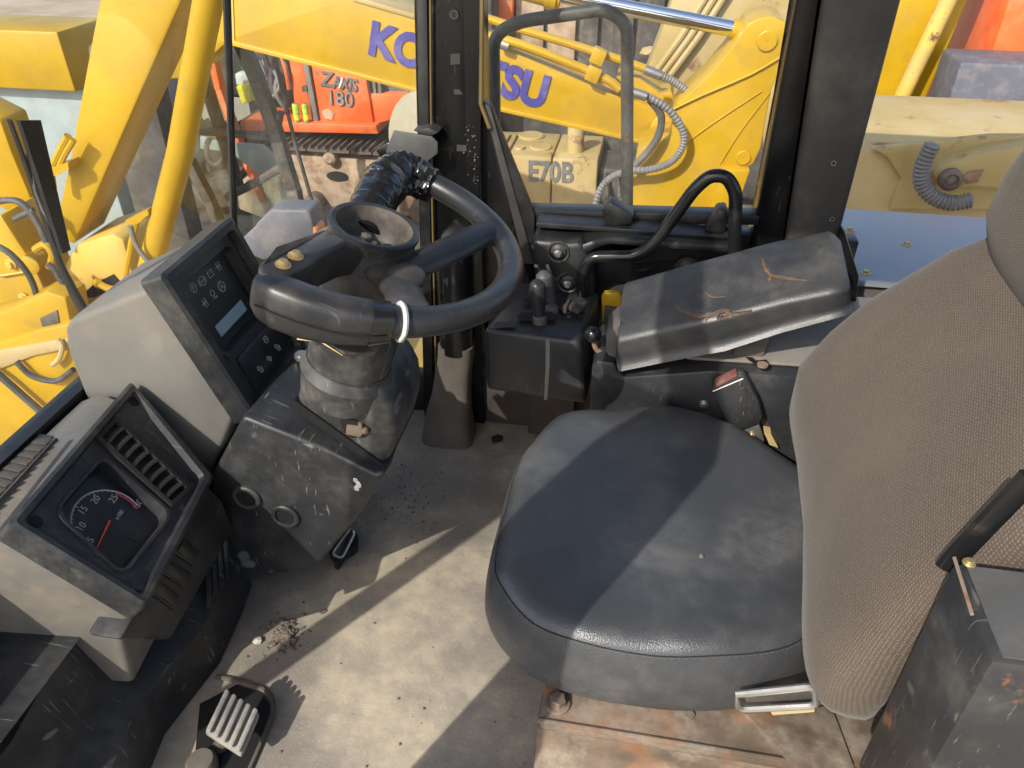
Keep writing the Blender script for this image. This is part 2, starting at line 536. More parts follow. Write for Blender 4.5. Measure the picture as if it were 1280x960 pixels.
# front right quarter pane and side window pane
b = B(); b.prism([(-.845, 1.405, .10), (-.43, 1.405, .10), (-.375, 1.405, 1.73), (-.63, 1.405, 1.73)], (0, .005, 0))
b.obj('quarter_pane', 'glass_side', cab, smooth=False)
b = B(); b.prism([(-.31, 1.405, .50), (.235, 1.405, .50), (.235, 1.405, 1.73), (-.31, 1.405, 1.73)], (0, .005, 0))
b.obj('side_pane', 'glass_side', cab, smooth=False)
# right-hand pillars
b = B(); b.prism([(-.452, 1.375, 0), (-.305, 1.375, 0), (-.288, 1.375, 1.73), (-.37, 1.375, 1.73)], (0, .075, 0))
p = b.obj('pillar', 'pillar_black', cab, bevel=.006)
b = B(); b.prism([(-0.3992,1.368,0.9556), (-0.3806,1.368,0.9559), (-0.4202,1.368,0.1273), (-0.4424,1.368,0.1247)], (0, .02, 0)); b.obj('rubber_seal', 'trim_black', p, bevel=.003)
b = B(); b.tube([(-0.3741,1.366,0.9563), (-0.3849,1.366,0.7598), (-0.3953,1.366,0.5555), (-0.4122,1.366,0.1296)], .0022, 6); b.obj('bead', 'bead_brown', p)
b = B(); b.prism([(-0.3223,1.372,0.9566), (-0.2858,1.372,0.9572), (-0.2982,1.372,0.7075), (-0.3088,1.372,0.4611), (-0.3298,1.372,0.4595)], (0, .004, 0)); b.obj('pillar_flange', 'pillar_black', p)
b = B(); b.tube([(q[0], q[1], q[2]) for q in [(-0.2898,1.37,0.9348), (-0.2974,1.37,0.722), (-0.2823,1.37,0.6808)]], .004, 6); b.obj('bead', 'bead_brown', p)
for cx, cy, w, h in ((569, 74, 6, 6.5), (573, 115, 5.5, 3.5), (577, 184, 6, 4)):
    pass
for q in ([(-0.3496,1.373,0.8016), (-0.3327,1.373,0.8035), (-0.3333,1.373,0.7866), (-0.3504,1.373,0.7846)], [(-0.3466,1.373,0.7434), (-0.3365,1.373,0.7439), (-0.3295,1.373,0.736), (-0.3455,1.373,0.7353)], [(-0.3449,1.373,0.646), (-0.3269,1.373,0.6455), (-0.3272,1.373,0.6352), (-0.3454,1.373,0.6341)]):
    b = B(); b.prism(q, (0, .003, 0)); b.obj('tape_scrap', 'pillar_grey', p)
c = V([(-0.3398,1.373,0.8647)][0])
b = B(); b.lathe([(.005, 0), (.0075, 0), (.0075, .002), (.005, .002)], c, (0, -1, 0), 14, False, False); b.obj('screw_hole', 'pillar_grey', p)
b = B(); b.lathe([(.005, .0), (.005, .001)], c, (0, -1, 0), 14); b.obj('screw_hole', 'void_dark', p)
for k in range(26):
    u, v = random.gauss(0, .012), random.random() * .10
c0 = V([(-0.3164,1.372,0.6348)][0])
b = B()
for k in range(30):
    b.lump(c0 + V((random.gauss(0, .006), -.001, random.uniform(-.06, .05))), random.uniform(.0006, .0018), 1)
b.obj('paint_chips', 'rusty_bit', p, smooth=False)
# dark corner between pillar and slanted window edge, with its bronze strip
b = B(); b.prism([(-0.3033,1.392,0.7297), (-0.2864,1.392,0.7026), (-0.2079,1.392,0.5133), (-0.1978,1.392,0.2798), (-0.3155,1.392,0.2281)], (0, .03, 0)); b.obj('corner_panel', 'pillar_black', cab, bevel=.003)
b = B(); b.prism([(-0.2941,1.375,0.7235), (-0.2813,1.375,0.7159), (-0.1975,1.375,0.4173), (-0.2183,1.375,0.4156)], (0, .015, 0)); b.obj('window_trim', 'pillar_grey', cab, bevel=.002)
b = B(); b.prism([(-0.2818,1.378,0.7206), (-0.272,1.378,0.6931), (-0.1997,1.378,0.5197), (-0.1979,1.378,0.4159), (-0.2114,1.378,0.4661)], (0, .014, 0)); b.obj('window_seal', 'trim_black', cab, bevel=.002)
# right wall below the windows
b = B(); b.box((-.43, 1.402, 0), (.40, 1.44, .50)); b.obj('side_wall', 'trim_black', cab, bevel=.004)
b = B(); b.box((-.31, 1.385, .001), (.02, 1.400, .25)); b.obj('kick_panel', 'vent_brown', cab, bevel=.004)
b = B(); b.box((-.86, 1.402, 0), (-.431, 1.44, .10)); b.obj('side_wall', 'trim_black', cab, bevel=.004)
# window sill, molded panel with its bolts
b = B(); b.prism([(-0.2194,1.385,0.5251), (0.2163,1.385,0.5439), (0.2196,1.385,0.5255), (-0.2066,1.385,0.4984)], (0, .04, 0)); b.obj('window_sill', 'trim_black', cab, bevel=.003)
mp = B().prism([(-0.195,1.3,0.5039), (-0.1285,1.3,0.5013), (-0.09956,1.3,0.5068), (-0.07666,1.3,0.464), (-0.0695,1.3,0.3457), (-0.1752,1.3,0.335)], (0, .10, 0)).obj('molded_panel', 'trim_black', cab, bevel=.012, seg=3)
b = B()
sh0 = [(-0.195,1.31,0.4995), (-0.1281,1.31,0.4984), (-0.09136,1.31,0.5248), (-0.06711,1.31,0.5298), (-0.02856,1.31,0.5141), (0.1877,1.31,0.5235), (0.1953,1.31,0.5347), (-0.1424,1.31,0.5271)]
zt = .505
b.skin([[(sh0[0][0], 1.30, .478), (-.115, 1.30, .474), (-.08, 1.30, .495), (-.05, 1.315, .497), (.185, 1.315, .497), (.185, 1.40, .497), (sh0[0][0], 1.40, .478)],
        [(sh0[0][0], 1.305, .494), (-.115, 1.305, .494), (-.08, 1.305, .510), (-.05, 1.32, .513), (.185, 1.32, .513), (.185, 1.40, .513), (sh0[0][0], 1.40, .50)]])
b.obj('panel_shelf', 'trim_black', cab, bevel=.006)
b = B(); b.prism([(-.19, 1.335, .512), (.18, 1.335, .515), (.18, 1.335, .522), (-.19, 1.335, .522)], (0, .045, 0)); b.obj('panel_strip', 'trim_black', cab, bevel=.002)
def panel_bolt(c, par, r=.016):
    c = V(c)
    o = B().lathe([(r * .55, .004), (r, -.001), (r * 1.05, .002), (r * 1.25, .0035), (r * 1.35, 0)], c, (0, -1, 0), 20).obj('bolt_cup', 'pillar_grey', par)
    B().lathe([(r * .50, 0), (r * .50, .010), (r * .3, .014)], c, (0, -1, 0), 14).obj('bolt_head', 'steel', o)
for q in [(-0.1425,1.3,0.4829), (-0.1222,1.3,0.4222)]:
    panel_bolt(q, mp)
panel_bolt([(0.0987,1.395,0.4244)][0], cab, .018)
b = B(); b.prism([(-0.007484,1.398,0.4224), (0.2073,1.398,0.4608), (0.2529,1.398,0.2848), (-0.02441,1.398,0.2357)], (0, .006, 0)); b.obj('recess_panel', 'trim_black', cab)
b = B()
b.bar(*[(-0.1874,1.305,0.4488), (-0.1542,1.305,0.4516)], .008, .006); b.bar(*[(-0.1629,1.302,0.4556), (-0.1531,1.302,0.4299)], .01, .006)
b.obj('clip', 'steel', cab, bevel=.001)
# latch blocks on the sill
for ql in ([(-0.07138,1.345,0.5518), (-0.05646,1.345,0.5666), (-0.01276,1.345,0.5437), (-0.01413,1.345,0.5265), (-0.04873,1.345,0.5208), (-0.06357,1.345,0.5228)], [(0.117,1.345,0.5225), (0.1334,1.345,0.5649), (0.1482,1.345,0.5674), (0.1565,1.345,0.55), (0.1524,1.345,0.5221)]):
    b = B(); b.prism(ql, (0, .04, 0)); b.obj('window_latch', 'trim_black', cab, bevel=.004)
# rear pillars right side: black window edge and broad grey pillar
def to_z(p, q, z):
    p, q = V(p), V(q)
    return p + (q - p) * ((z - p.z) / (q.z - p.z))
a, c, d, e = [(0.2056,1.385,0.8991), (0.2075,1.385,0.48), (0.2424,1.385,0.9001), (0.2705,1.385,0.4525)]
b = B(); b.prism([to_z(a, c, 1.73), to_z(d, e, 1.73), to_z(d, e, .30), to_z(a, c, .30)], (0, .055, 0)); b.obj('pillar', 'pillar_black', cab, bevel=.006)
a, c, d, e = [(0.2415,1.36,0.9038), (0.267,1.36,0.4643), (0.3532,1.36,0.6772), (0.3529,1.36,0.5249)]
b = B(); b.prism([to_z(a, c, 1.73), to_z(d, e, 1.73), to_z(d, e, .30), to_z(a, c, .30)], (0, .10, 0)); p = b.obj('pillar', 'pillar_grey', cab, bevel=.012, seg=3)
for q in [(0.3118,1.359,0.6562), (0.3317,1.359,0.5572)]:
    B().lathe([(.0028, 0), (.0045, 0), (.0045, .0015), (.0028, .0015)], q, (0, -1, 0), 10, False, False).obj('screw_hole', 'steel', p)
    B().lathe([(.003, 0), (.003, .0008)], q, (0, -1, 0), 10).obj('screw_hole', 'void_dark', p)
b = B(); b.prism([(0.3488,1.35,0.5472), (0.3555,1.35,0.5416), (0.4009,1.35,0.455), (0.4196,1.35,0.3315), (0.2731,1.35,0.2791), (0.2734,1.35,0.4697), (0.3474,1.35,0.4823)], (0, .09, 0)); b.obj('corner_panel', 'pillar_black', cab, bevel=.006)
b = B(); b.box((.40, 1.405, 0), (.80, 1.44, .33)); b.obj('side_wall', 'trim_black', cab, bevel=.004)
b = B(); b.box((.80, .06, 0), (.84, 1.44, .62)); b.obj('rear_wall', 'trim_black', cab, bevel=.006)
for y in (.10, 1.40):
    b = B(); b.box((.76, y - .04, 0), (.845, y + .04, 1.73)); b.obj('pillar', 'pillar_black', cab, bevel=.008)
# door-side posts, out of view; outlines shaped for the shadows on seat and floor
b = B(); b.prism([(-.50, .055, 0), (-.315, .055, 0), (-.30, .055, 1.12), (-.33, .055, 1.20), (-.545, .055, 1.73), (-.60, .055, 1.73), (-.44, .055, 1.25), (-.48, .055, 1.10)], (0, .045, 0)); b.obj('pillar', 'pillar_black', cab, bevel=.006)
b = B(); b.prism([(WX(0) - .03, .055, 0), (WX(0) + .0, .055, 0), (WX(1.73) + .0, .055, 1.73), (WX(1.73) - .03, .055, 1.73)], (0, .045, 0)); b.obj('pillar', 'pillar_black', cab, bevel=.006)
# wiper outside the windscreen
wp = thing('windscreen_wiper', 'black wiper arm and blade resting on the outside of the windscreen', 'wiper', [(-0.8568,0.9412,0.4722)][0])
b = B(); b.tube([(-0.7921,0.8609,0.8145), (-0.8025,0.8718,0.7593), (-0.8167,0.8862,0.684), (-0.8341,0.9021,0.592), (-0.8449,0.9199,0.5351), (-0.8577,0.9443,0.4673)], [.004, .004, .005, .006, .009, .011], 8, flat=.6); b.obj('wiper_arm', 'trim_black', wp)
b = B(); b.prism([(-0.7808,0.8586,0.8157), (-0.7828,0.8947,0.8054), (-0.8191,0.9085,0.6133), (-0.8187,0.8909,0.6152)], (.006, 0, 0)); b.obj('blade', 'trim_black', wp)
b = B(); b.tube([(-0.7983,0.8789,0.7657), (-0.8084,0.8799,0.7122), (-0.8235,0.8993,0.6322)], .004, 6); b.obj('blade_carrier', 'rail_tube', wp)

# ================================================================ monitor console
mc = thing('monitor_console', 'tall grey console with a dark warning-light monitor facing the seat', 'console', (-.72, .96, .10))
prof = [(-.645, .600), (-.565, .388), (-.655, .25), (-.655, 0.0), (-.842, 0.0), (-.842, .44), (-.838, .495), (-.822, .515), (-.70, .572)]
prof = [(-.670, .589), (-.588, .371), (-.655, .25), (-.655, 0.004), (-.842, 0.004), (-.842, .46), (-.832, .505), (-.815, .522), (-.68, .583)]
b = B(); b.prism([(x, .862, z) for x, z in prof], (0, .20, 0))
bd = b.obj('console_body', 'grey_plastic', mc, bevel=.009, seg=3)
MW = frame_from((-.65, .86, .604), (0, 1, 0), (.936, 0, .352))
o_ = rrect(-.004, -.252, .208, .006, .008)
b = B()
b.skin(loops(MW, [(o_, -.026), (o_, .010), (rrect(.001, -.247, .203, .001, .006), .014), (rrect(.012, -.236, .192, -.010, .008), .014), (rrect(.014, -.234, .190, -.012, .008), .002),
                  (rrect(.030, -.150, .180, -.028, .016), .002), (rrect(.034, -.146, .176, -.032, .013), -.016)]))
bz = b.obj('bezel', 'bezel', mc)
b = B(); b.skin(loops(MW, [(rrect(.036, -.144, .174, -.034, .012), -.0158), (rrect(.036, -.144, .174, -.034, .012), -.0145)])); sc = b.obj('monitor_screen', 'panel_black', mc)
b = B(); b.skin(loops(MW, [(rrect(.064, -.131, .150, -.112, .001), -.0144), (rrect(.064, -.131, .150, -.112, .001), -.0135)])); b.obj('display', 'display', sc)
b = B(); b.skin(loops(MW, [(rrect(.045, -.226, .182, -.166, .006), .0025), (rrect(.045, -.226, .182, -.166, .006), .0045), (rrect(.048, -.223, .179, -.169, .005), .0052)])); kp = b.obj('keypad', 'panel_black', mc)
for x, y in ((.026, -.152),):
    c = MW @ V((x, y, .0025)); B().lathe([(.006, 0), (.006, .0008)], c, (.936, 0, .352), 14).obj('screw_hole', 'void_dark', bz)
def icon(par, mw, x, y, h, kind, s):
    b = B()
    f = lambda px, py: mw @ V((x + px * s, y + py * s, h))
    n = mw.to_3x3() @ V((0, 0, 1))
    def ln(*pp):
        b.tube([f(*q) for q in pp], .0006, 4)
    def circ(cx, cy, r, k=14, w=.0006):
        b.tube([f(cx + r * math.cos(2 * math.pi * i / k), cy + r * math.sin(2 * math.pi * i / k)) for i in range(k)], w, 4, closed=True)
    if kind == 0:      # engine outline
        ln((-.8, -.5), (-.8, .4), (-.3, .4), (-.3, .75), (.3, .75), (.3, .4), (.7, .4), (.7, -.5), (-.8, -.5))
    elif kind == 1:    # P in a circle
        circ(0, 0, .8); ln((-.2, -.5), (-.2, .45), (.2, .4), (.25, .05), (-.2, 0))
    elif kind == 2:    # pressure in a circle
        circ(0, 0, .8); ln((-.45, .1), (.45, .1)); ln((-.45, -.2), (.45, -.2)); ln((-1.05, -.6), (-1.05, .6)); ln((1.05, -.6), (1.05, .6))
    elif kind == 3:    # battery
        ln((-.8, -.6), (.8, -.6), (.8, .4), (-.8, .4), (-.8, -.6)); ln((-.55, .4), (-.55, .7)); ln((.55, .4), (.55, .7)); ln((-.6, 0), (-.25, 0)); ln((.25, 0), (.6, 0))
    elif kind == 4:    # tank with arrow
        ln((-.4, -.7), (.5, -.7), (.5, .7), (-.4, .7), (-.4, -.7)); ln((-1, 0), (.1, 0)); ln((-.2, .3), (.1, 0), (-.2, -.3)); ln((-.4, .2), (.5, .2))
    elif kind == 5:    # lamp on a foot
        circ(0, .3, .55); ln((0, -.25), (0, -.6)); ln((-.6, -.65), (.6, -.65)); ln((.4, -.9), (.8, -.6))
    elif kind == 6:    # steering wheel
        circ(0, 0, .95, 16, .0008); circ(0, 0, .2, 8); ln((0, .1), (0, .9)); ln((-.1, -.1), (-.75, -.5)); ln((.1, -.1), (.75, -.5))
    elif kind == 7:    # dial
        circ(0, 0, .7); ln((-.35, 0), (.35, 0)); ln((0, .1), (0, .35))
    elif kind == 8:    # valve
        circ(-.2, .35, .4); ln((-.2, -.05), (-.2, -.8)); ln((.2, -.8), (.7, .2), (.7, -.8), (.2, -.8))
    elif kind == 9:    # fan
        circ(-.25, .35, .4); circ(.2, -.1, .35, 10); ln((.1, -.7), (.1, -.5)); ln((.55, -.6), (.4, -.4)); ln((.7, .1), (.9, .1))
    b.obj('icon', 'print_grey', par, smooth=False)
for (x, y), k in zip(((.044, -.047), (.070, -.047), (.095, -.048), (.120, -.048), (.146, -.048), (.074, -.075), (.100, -.075), (.127, -.075)), (0, 1, 2, 3, 4, 4, 5, 6)):
    icon(sc, MW, x, y, -.0142, k, .0085)
for (x, y), k in zip(((.128, -.181), (.143, -.206), (.110, -.208), (.077, -.206)), (7, 8, 9, 8)):
    icon(kp, MW, x, y, .0055, k, .008)
# small tilted cover on the far side of the monitor
b = B(); b.prism([(-0.6068,1.075,0.5277), (-0.5033,1.075,0.5843), (-0.4987,1.075,0.5791), (-0.5967,1.075,0.5064), (-0.6228,1.075,0.5041)], (0, .05, 0)); b.obj('side_cover', 'grey_plastic', mc, bevel=.004)
b = B(); b.prism([(-.60, 1.062, .37), (-.50, 1.062, .33), (-.50, 1.062, .05), (-.70, 1.062, .05), (-.70, 1.062, .37)], (0, .06, 0)); b.obj('console_leg', 'black_plastic', mc, bevel=.01)
# black bracket plate and screw beside the keypad
b = B(); b.prism([(-0.5513,0.8658,0.3987), (-0.5394,0.9689,0.395), (-0.5153,0.9609,0.3874), (-0.516,0.8809,0.3876)], (0, 0, -.02)); br = b.obj('mounting_bracket', 'black_plastic', mc, bevel=.003)
c = [(-0.5308,0.9996,0.3996)][0]
B().lathe([(.013, 0), (.013, .004), (.009, .005), (.009, .009)], c, (.3, 0, .954), 14).obj('screw', 'steel', br)

# ================================================================ gauge console
gc = thing('gauge_console', 'low grey console with a round rev counter in a worn black surround', 'console', (-.74, .70, 0))
GW = frame_from((-.721, .554, .416), (-.08, .997, 0), (.688, .055, .722))
def rpoly(pts, r, n=4):
    out = []
    L = len(pts)
    for i in range(L):
        a, bb, c = V(pts[i - 1]), V(pts[i]), V(pts[(i + 1) % L])
        s, e = bb + (a - bb).normalized() * r, bb + (c - bb).normalized() * r
        for k in range(n + 1):
            t = k / n
            q = s * (1 - t) ** 2 + bb * 2 * t * (1 - t) + e * t * t
            out.append((q.x, q.y))
    return out
def shrink(pts, d):
    cx = sum(p[0] for p in pts) / len(pts); cy = sum(p[1] for p in pts) / len(pts)
    return [(p[0] - d * (1 if p[0] > cx else -1), p[1] - d * (1 if p[1] > cy else -1)) for p in pts]
Q = [(.300, .004), (-.002, .004), (-.008, -.190), (.236, -.176)]
near = [GW @ V((.006, .0, -.024)), GW @ V((.0, -.182, -.024))]
far = [GW @ V((.292, .0, -.024)), GW @ V((.226, -.168, -.024))]
def side(pp, y0):
    t, l = pp
    return [t, l, V((l.x - .035, l.y, l.z - .07)), V((l.x - .05, l.y, .10)), V((-.842, y0, .10)), V((-.842, y0, .378)), V((-.80, y0, .398))]
b = B(); b.skin([side(near, .545), side(far, .855)])
gb = b.obj('console_body', 'grey_plastic', gc, bevel=.009, seg=3)
H = [(.158, -.036), (.052, -.032), (.022, -.140), (.138, -.152)]
b = B()
b.skin(loops(GW, [(rpoly(Q, .008), -.028), (rpoly(Q, .008), .010), (rpoly(shrink(Q, .005), .007), .014), (rpoly(shrink(Q, .012), .007), .013), (rpoly(shrink(Q, .015), .007), .003),
                  (rpoly(shrink(H, -.006), .02), .003), (rpoly(shrink(H, -.005), .02), .0065), (rpoly(shrink(H, -.001), .018), .0065), (rpoly(shrink(H, .001), .016), -.016)]))
gz = b.obj('bezel', 'bezel', gc)
b = B(); b.skin(loops(GW, [(rpoly(shrink(H, .0015), .015), -.0159), (rpoly(shrink(H, .0015), .015), -.0145)])); dial = b.obj('rev_counter', 'panel_black', gc)
DC = V((.090, -.092)); DR = .050
def dial_pt(a, r, h=-.0142):
    return GW @ V((DC.x + math.cos(R(a)) * r, DC.y + math.sin(R(a)) * r * .95, h))
b = B(); b.tube([dial_pt(180 - i * 7, DR) for i in range(30)], .0013, 4); b.obj('dial_ring', 'print_grey', dial)
b = B(); b.tube([dial_pt(-28 + i * 5, DR - .0035) for i in range(10)], .0022, 4, flat=.3); b.obj('red_band', 'print_red', dial)
b = B()
for i in range(26):
    a = 176 - i * 7.9
    big = i % 5 == 0
    b.tube([dial_pt(a, DR), dial_pt(a, DR - (.006 if big else .0032))], .00065 if big else .0004, 4)
b.obj('dial_ticks', 'print_grey', dial)
for s, a in (('5', 172), ('10', 137), ('15', 98), ('20', 60), ('25', 21)):
    q = Matrix.Translation(dial_pt(a, DR - .0125) - GW.translation) @ GW
    text('numeral', s, q, .0135, 'print_grey', dial, ext=.0002)
q = Matrix.Translation(dial_pt(-21, DR + .004) - GW.translation) @ GW
text('numeral', '30', q, .0135, 'print_grey', dial, ext=.0002)
q = Matrix.Translation(GW @ V((.108, -.098, -.0142)) - GW.translation) @ GW
text('numeral', 'x100', q, .0085, 'print_grey', dial, ext=.0002)
b = B(); b.skin(loops(GW, [(rrect(.085, -.142, .125, -.118, .002), -.0144), (rrect(.085, -.142, .125, -.118, .002), -.0138)])); b.obj('hour_meter', 'panel_black', dial)
b = B(); b.tube([dial_pt(0, .0, -.011), dial_pt(189, DR - .004, -.011)], [.0016, .0009], 6); b.obj('needle', 'needle_red', dial)
for x, y in ((.277, -.018), (.024, -.020), (.006, -.172), (.218, -.150)):
    B().lathe([(.0085, 0), (.0085, .0012)], GW @ V((x, y, .0028)), GW.to_3x3() @ V((0, 0, 1)), 14).obj('screw_hole', 'void_dark', gz)
# louvred vent at the far end of the face
VQ = [(.222, -.018), (.186, -.016), (.156, -.142), (.190, -.150)]
b = B(); b.skin(loops(GW, [(rpoly(shrink(VQ, -.007), .003), .003), (rpoly(shrink(VQ, -.007), .003), .008), (rpoly(shrink(VQ, -.001), .003), .009), (rpoly(VQ, .003), .0005), ]))
vt = b.obj('vent_frame', 'louvre_dark', gc)
for i in range(8):
    t = (i + .6) / 8.2
    l = V(VQ[1]).lerp(V(VQ[2]), t); r = V(VQ[0]).lerp(V(VQ[3]), t)
    b = B()
    pts = [GW @ V((l.x + (r.x - l.x) * k / 4, l.y + (r.y - l.y) * k / 4 + .0012 * math.sin(math.pi * k / 4), .0065)) for k in range(5)]
    b.tube(pts, .0048, 6, flat=.28, upv=(.2, .1, 1)); b.obj('louvre', 'louvre_dark', vt)
# top grille beside the windscreen
b = B(); b.prism([(-0.8026,0.7428,0.3942), (-0.7864,0.6143,0.3999), (-0.7743,0.5458,0.4041), (-0.8385,0.5823,0.3817), (-0.8637,0.6656,0.3729), (-0.8436,0.7592,0.3799)], (0, 0, .005)); tg = b.obj('top_grille', 'bezel', gc, bevel=.001)
g0, g1 = [(-0.7924,0.7303,0.4041), (-0.7724,0.5474,0.4111)]
g2, g3 = [(-0.8286,0.7416,0.3915), (-0.8294,0.5742,0.3912)]
for i in range(12):
    t = (i + .5) / 12
    p0 = V(g0).lerp(V(g1), t); p1 = V(g2).lerp(V(g3), t)
    b = B(); b.bar(p0, p1, .012, .004); b.obj('slat', 'vent_brown', tg, bevel=.001)
b = B(); b.tube([(-0.779,0.7229,0.412), (-0.7637,0.5951,0.4173), (-0.7569,0.5336,0.4197)], .003, 6); b.obj('grille_edge', 'pillar_grey', tg)
# switch panel below the gauge
b = B(); b.prism([(-0.612,0.7815,0.306), (-0.612,0.8107,0.2407), (-0.612,0.82,0.1686), (-0.612,0.6122,0.1482), (-0.612,0.535,0.2502), (-0.612,0.5789,0.257)], (-.05, 0, 0)); sp = b.obj('switch_panel', 'bezel', gc, bevel=.006)
for qs in ([(-0.611,0.6965,0.2732), (-0.611,0.7213,0.2167), (-0.611,0.6998,0.2119), (-0.611,0.6729,0.2699)], [(-0.611,0.6559,0.2702), (-0.611,0.6882,0.2072), (-0.611,0.6671,0.2015), (-0.611,0.6377,0.2672)], [(-0.611,0.6231,0.2706), (-0.611,0.6524,0.1992), (-0.611,0.6349,0.1903), (-0.611,0.6047,0.2656)]):
    cc = sum((V(q) for q in qs), V()) / 4
    b = B(); b.prism([cc + (V(q) - cc) * 1.12 for q in qs], (.0025, 0, 0)); fr_ = b.obj('switch_frame', 'bezel', sp, bevel=.002)
    b = B(); b.prism([cc + (V(q) - cc) * .86 + V((.001, 0, 0)) for q in qs], (.0035, 0, .001)); b.obj('rocker_switch', 'panel_black', fr_, bevel=.002)
# molded black plinth on the floor under the consoles
pl = thing('floor_plinth', 'scuffed black molded plinth on the floor below the rev counter console', 'plinth', (-.72, .66, 0))
b = B()
ys = (.20, .40, .55, .68, .78, .842)
rings = []
for y in ys:
    w = -.615 + .012 * math.sin(y * 20)
    rings.append([(w, y, .0), (w - .012, y, .085), (w - .06, y, .105 + .03 * (y > .75)), (w - .09, y, .20), (-.70, y, .205), (-.842, y, .205), (-.842, y, 0)])
b.skin(rings); b.obj('plinth_body', 'black_plastic', pl, bevel=.014, seg=3)
for k in range(4):
    b = B(); b.tube(catmull([(-.645 - .012 * k, .846, .21 - .01 * k), (-.632 - .010 * k, .82, .17), (-.628, .80 - .02 * k, .12), (-.616, .77 - .02 * k, .10)], 4), .005, 6); b.obj('fold', 'black_plastic', pl)

# ================================================================ steering tower
tw = thing('steering_pedestal', 'scuffed black steering pedestal with two round holes carrying a worn taped steering wheel', 'pedestal', (-.48, .90, 0))
nearL = [(-0.5487,0.824,0.4075), (-0.4368,0.824,0.3672), (-0.3548,0.824,0.3247), (-0.3371,0.824,0.3274), (-0.3847,0.824,0.2401), (-0.4732,0.824,0.108), (-0.5055,0.824,0.08388), (-0.5853,0.824,0.04773), (-0.6393,0.824,0.02643), (-0.6718,0.824,0.0758), (-0.6344,0.824,0.268)]
farL = [(-.54, 1.02, .40), (-.45, 1.02, .352), (-.372, 1.02, .318), (-.362, 1.02, .30), (-.40, 1.02, .18), (-.50, 1.02, .02), (-.52, 1.02, .0), (-.57, 1.02, .0), (-.62, 1.02, .0), (-.65, 1.02, .05), (-.66, 1.02, .28)]
nearL = [(p[0], p[1], max(p[2], .0)) for p in nearL]
mid = [((V(a) + V(c)) / 2) for a, c in zip(nearL, farL)]
b = B(); b.skin([nearL, farL])
tb = b.obj('pedestal_body', 'black_plastic', tw, bevel=.011, seg=3)
for q in [(-0.5757,0.8235,0.2417), (-0.5159,0.8235,0.2111)]:
    B().lathe([(.0165, .001), (.0165, .005), (.0215, .006), (.024, .004), (.0245, 0)], q, (0, -1, 0), 24, False).obj('hole_rim', 'bezel', tb)
    B().lathe([(.0165, .0005), (.0165, .0015)], q, (0, -1, 0), 20).obj('round_hole', 'void_dark', tb)
b = B()
for q in [(-0.3864,0.8225,0.3082), (-0.3811,0.8225,0.2993), (-0.386,0.8225,0.2903)]:
    b.lump(q, .0045, 1, .4, (1, .2, 1.3))
b.obj('paint_splash', 'paint_white', tb, smooth=False)
# shroud between tower and wheel
ax = V((.301, 0, .953))
A0 = V((-.405, .885, .455))
def ell(c, rx, ry, n=28, tilt=ax, p=2.0):
    u = V((.953, 0, -.301)); w = V((0, 1, 0))
    out = []
    for k in range(n):
        a = 2 * math.pi * k / n
        ca, sa = math.cos(a), math.sin(a)
        f = (abs(ca) ** p + abs(sa) ** p) ** (-1 / p)
        out.append(V(c) + u * rx * f * ca + w * ry * f * sa)
    return out
shp = [(-0.4799,0.85,0.415), (-0.4654,0.85,0.4488), (-0.4441,0.85,0.4821), (-0.4031,0.85,0.4842), (-0.3624,0.85,0.4781), (-0.3372,0.85,0.459), (-0.3248,0.85,0.4264), (-0.3241,0.85,0.3805), (-0.3368,0.85,0.3369), (-0.3521,0.85,0.3105)]
b = B(); b.prism(shp, (0, .15, 0)); sh = b.obj('column_shroud', 'column_plastic', tw, bevel=.016, seg=4)
gp0 = [(-0.485,0.846,0.4187), (-0.473,0.846,0.4305), (-0.4666,0.846,0.424), (-0.3493,0.846,0.3257), (-0.3422,0.846,0.3203), (-0.3487,0.846,0.3064)]
b = B(); b.prism(gp0, (0, .16, 0)); b.obj('shroud_gap', 'void_dark', tw)
b = B(); b.tube([(-0.3935,0.925,0.4308), (-0.3662,0.925,0.4101), (-0.3506,0.925,0.3705), (-0.3487,0.925,0.3176)], .0014, 5); b.obj('shroud_seam', 'void_dark', sh)
b = B(); b.skin([ell(A0 - ax * .03, .062, .060), ell(A0 + ax * .004, .066, .063), ell(A0 + ax * .014, .069, .066), ell(A0 + ax * .02, .066, .063), ell(A0 + ax * .03, .060, .058)]); b.obj('shroud_collar', 'column_plastic', tw)
b = B(); b.tube(ell(A0 + ax * .032, .0615, .0595), .0011, 6, closed=True); b.obj('dusty_ring', 'pillar_grey', tw)
nk = V((-.35, .878, .697))
b = B(); b.skin([ell(A0 + ax * .02, .060, .058), ell(A0 + ax * .06, .061, .059), ell(A0 + ax * .10, .063, .061), ell(nk - ax * .085, .058, .056), ell(nk - ax * .05, .040, .040)])
b.obj('column_neck', 'column_plastic', tw)
hq = [(-0.4081,0.8485,0.3988), (-0.3888,0.8485,0.4044), (-0.3745,0.8485,0.4003), (-0.361,0.8485,0.3887), (-0.3728,0.8485,0.3719), (-0.3957,0.8485,0.3686), (-0.4045,0.8485,0.3781)]
b = B(); b.prism(hq, (0, .003, 0)); hole = b.obj('broken_opening', 'void_dark', sh)
b = B(); b.prism([(-0.3975,0.845,0.3939), (-0.379,0.845,0.3935), (-0.3715,0.845,0.384), (-0.3789,0.845,0.3738), (-0.4009,0.845,0.3768)], (0, .01, 0)); b.prism([(-0.3789,0.844,0.4017), (-0.373,0.844,0.3995), (-0.373,0.844,0.3891), (-0.3789,0.844,0.3912)], (0, .01, 0)); b.lump([(-0.3686,0.845,0.3874)][0], .007, 1, .2)
b.obj('rusty_bracket', 'rusty_bit', sh, bevel=.001)
